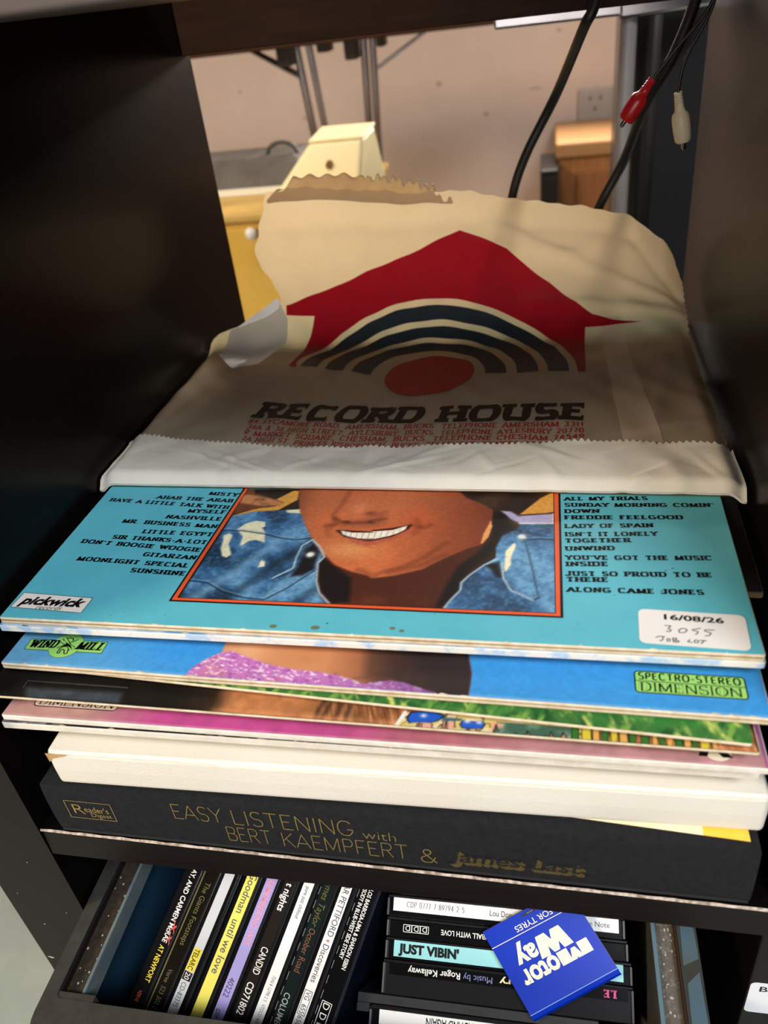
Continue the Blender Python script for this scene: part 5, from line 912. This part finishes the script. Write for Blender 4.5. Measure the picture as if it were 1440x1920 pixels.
pile_case('disc case with a white spine and small grey print, above the black framed one', -2.2, 117.4, -8.6, 1.6, WHT, 1.0, 114.4, -5.9, .3, [('n', sk('CDP 0777 7 89794 2 5', .12, .06, .03, 0, .12), 8, 38, -3.8, 2.6, I_('grey', (60, 60, 66))), ('n', sk('LOU DONALDSON', .12, .06, .04, 0, .1) if False else bf('Lou Don'), 51, 62, -3.9, 2.9, I_('grey', (60, 60, 66))), ('n', bf('Blue Note'), 96, 110, -3.9, 2.6, I_('grey', (60, 60, 66)))])
pile_case('black spined disc case with upside down white capitals, above the pale blue one', -1.8, 118.6, -18.2, -8.8, KBLK, 1.6, 115, -16.3, -10.8, [('f', 7.0, 11.2, -15.3, -12.0, W_), ('f', 11.4, 15.6, -15.3, -12.0, W_), ('f', 15.8, 20.0, -15.3, -12.0, W_), ('u', bf('D', .0), 8.0, 10.4, -12.4, 2.5, W_), ('u', bf('D', .0), 12.4, 14.8, -12.4, 2.5, W_), ('u', bf('D', .0), 16.8, 19.2, -12.4, 2.5, W_), ('u', bf('NBALL WITH LOVE', .014), 26.5, 51, -12.6, 2.5, W_)])
pile_case('disc case with a pale turquoise spine and bold black lettering', -1.8, 120.2, -28.4, -18.4, mat('label_aqua', (150, 216, 222), .4), 2.6, 116, -26.9, -19.2, [('n', bf("JUST VIBIN'", .05), 5.0, 36, -25.0, 4.2, K_)])
pile_case('thick double disc case with upside down white and blue lettering, under the pale turquoise one', -2.4, 120.6, -44.2, -28.6, KBLK, 1.0, 118, -35.2, -29.4, [('u', bf('Roger Kellaway', .016), 10.5, 37.0, -31.2, 3.0, W_), ('u', bf('Music by'), 38.5, 53, -31.4, 3.0, I_('periwinkle', (120, 128, 190))), ('u', bf('ry', .02), 56.5, 62, -31.4, 3.0, I_('cream', (236, 226, 180))), ('u', sk('LE', .3, .14, .1), 106.2, 112.5, -30.8, 3.4, I_('magenta', (214, 60, 130)))], bodyM=CASE2, ticks=-29.0)
pile_case('disc case with a white spine and upside down condensed capitals, lowest of the pile', -7.0, 113, -58.9, -49.2, WHT, -2.0, 110, -56.6, -50.2, [('u', bf('ILLER', .016), 56.5, 66.5, -51.4, 4.4, K_), ('u', bf('TIME AND AGAIN', .004), 21.5, 47.5, -51.4, 4.4, K_)], z=4.0)
T, bx = disc_case('disc_case', 'empty grey see-through disc tray jutting out left, between the double case and the lowest', pile, 0, 0, 0, 0, 0, 0, 0, 0, 0, 0, None, group='disc cases piled at the right of the crate')
TRAY = mat('tray_grey', (58, 58, 60), .18, spec=.5); bx(-14.5, 104, -49.0, -44.7, -120, -.8, TRAY, 'tray'); bx(-14.7, -8.0, -53.2, -49.1, -100, -1.0, TRAY, 'hinge_end')
for a in (2.5, 42, 82): bx(a, a + 6.5, -48.2, -46.4, -1.2, -.65, mat('slot_black', (6, 6, 7), .6), 'slot', None)

# matchbook
mbk = thing('matchbook', 'blue matchbook with cream lettering lying upside down on the piled disc cases', 'matchbook')
TR = np.array([89.07, 13.12]); UX = np.array([-.86081412, -.5089195]); UY = np.array([.58047383, -.8142789])
n_ = pile.n; o_ = np.array(pile(TR[0], TR[1], 4.4)); ux3 = pile.u * UX[0] + pile.v * UX[1]; uy3 = pile.u * UY[0] + pile.v * UY[1]
class Sk(Fr):
    def __init__(s, o, u, v, n): s.o, s.u, s.v, s.n = o, u, v, n
fm = Sk(o_, ux3, uy3, n_)
BLUE = mat('match_blue', (0, 46, 178), .3, spec=.35); CRM = mat('match_cream', (240, 232, 208), .4); CARD = mat('match_card', (226, 206, 176), .7)
b = MB(); prof = [(0, -1.6), (0, .0), (41.2, .25), (43.4, -.2), (44.5, -1.4), (44.6, -2.6), (44.0, -3.6), (42.5, -4.2), (0, -4.2), (0, -3.0), (41.5, -3.0), (41.5, -1.6)]
n = len(prof); pts = [fm(a, q, c) for a in (0, 47.8) for q, c in prof]
for i in range(n): b.add([pts[i], pts[(i + 1) % n], pts[n + (i + 1) % n], pts[n + i]], [(3, 2, 1, 0)], BLUE if i in (1, 2, 3, 4, 5, 6) else CARD)
for off in (0, n):
    for q in ((0, 1, 11), (1, 2, 10, 11) if False else (1, 2, 11), (2, 3, 11), (3, 4, 11), (4, 5, 10), (4, 10, 11), (5, 6, 10), (6, 7, 10), (7, 8, 9), (7, 9, 10)): f_ = [pts[off + k] for k in q]; b.poly(f_ if off else f_[::-1], CARD)
b.add([fm(0, 0, -4.2), fm(47.8, 0, -4.2), fm(47.8, 0, .0), fm(0, 0, .0)], [(0, 1, 2, 3)], BLUE)
line(b, fm, [(0, 8.9), (47.8, 8.5)], .32, CRM, .16); line(b, fm, [(0, 41.2), (47.8, 41.4)], .3, mat('match_fold_highlight', (140, 170, 230), .3), .34)  # pale line along the fold is a painted highlight
flat(b, fm, [(19.4, 1.3), (26.6, 1.3), (26.6, 2.5), (19.4, 2.5)][::-1] if False else [(19.4, 1.3), (26.6, 1.3), (26.6, 2.5), (19.4, 2.5)], mat('slit_dark', (20, 22, 40), .6), .12); line(b, fm, [(20.5, 1.9), (24, 1.9)], .35, CHROME, .2)
put(b, fm, bf('FOR TYRES', .004), (12.6, 4.7), 2.9, 20.4, CRM, .16)
Mg = [(5.1, 23.4), (5.1, 33.2), (9.6, 33.2), (13.3, 27.6), (17.2, 33.2), (21.8, 33.2), (21.6, 23.4), (16.6, 23.4), (16.7, 28.0), (13.5, 23.4), (12.6, 23.4), (10.1, 27.6), (10.2, 23.4)]
# letters are stood on their baseline, which is the edge nearer the striker fold
def up(P): return [(a, b_) for a, b_ in P]
flat(b, fm, [(5.0, 23.3), (10.6, 23.3), (10.6, 28.6), (12.2, 24.4), (14.4, 24.4), (16.2, 28.6), (16.2, 23.3), (21.8, 23.3), (21.8, 33.2), (15.6, 33.2), (13.4, 28.8), (11.2, 33.2), (5.0, 33.2)], CRM, .18)
flat(b, fm, [(11.4, 22.8), (13.6, 12.9), (18.6, 12.9), (20.2, 17.0), (21.8, 12.9), (26.6, 12.9), (29.0, 22.8), (24.0, 22.8), (23.2, 19.0), (21.8, 22.6), (18.8, 22.6), (17.4, 19.0), (16.4, 22.8)], CRM, .18)
put(b, fm, bf('otor', .035), (22.2, 23.4), 9.6, 20.2, CRM, .18); put(b, fm, bf('ay', .035), (28.6, 14.4), 9.2, 11.8, CRM, .18)
b.build('cover', mbk, smooth=35)
b = MB(); 
for k in range(10): a = 2.2 + k * 4.4; b.hexa([fm(a, 3, -2.8), fm(a + 3.4, 3, -2.8), fm(a + 3.4, 41, -2.8), fm(a, 41, -2.8), fm(a, 3, -1.8), fm(a + 3.4, 3, -1.8), fm(a + 3.4, 41, -1.8), fm(a, 41, -1.8)], CARD)
b.build('match_comb', mbk)
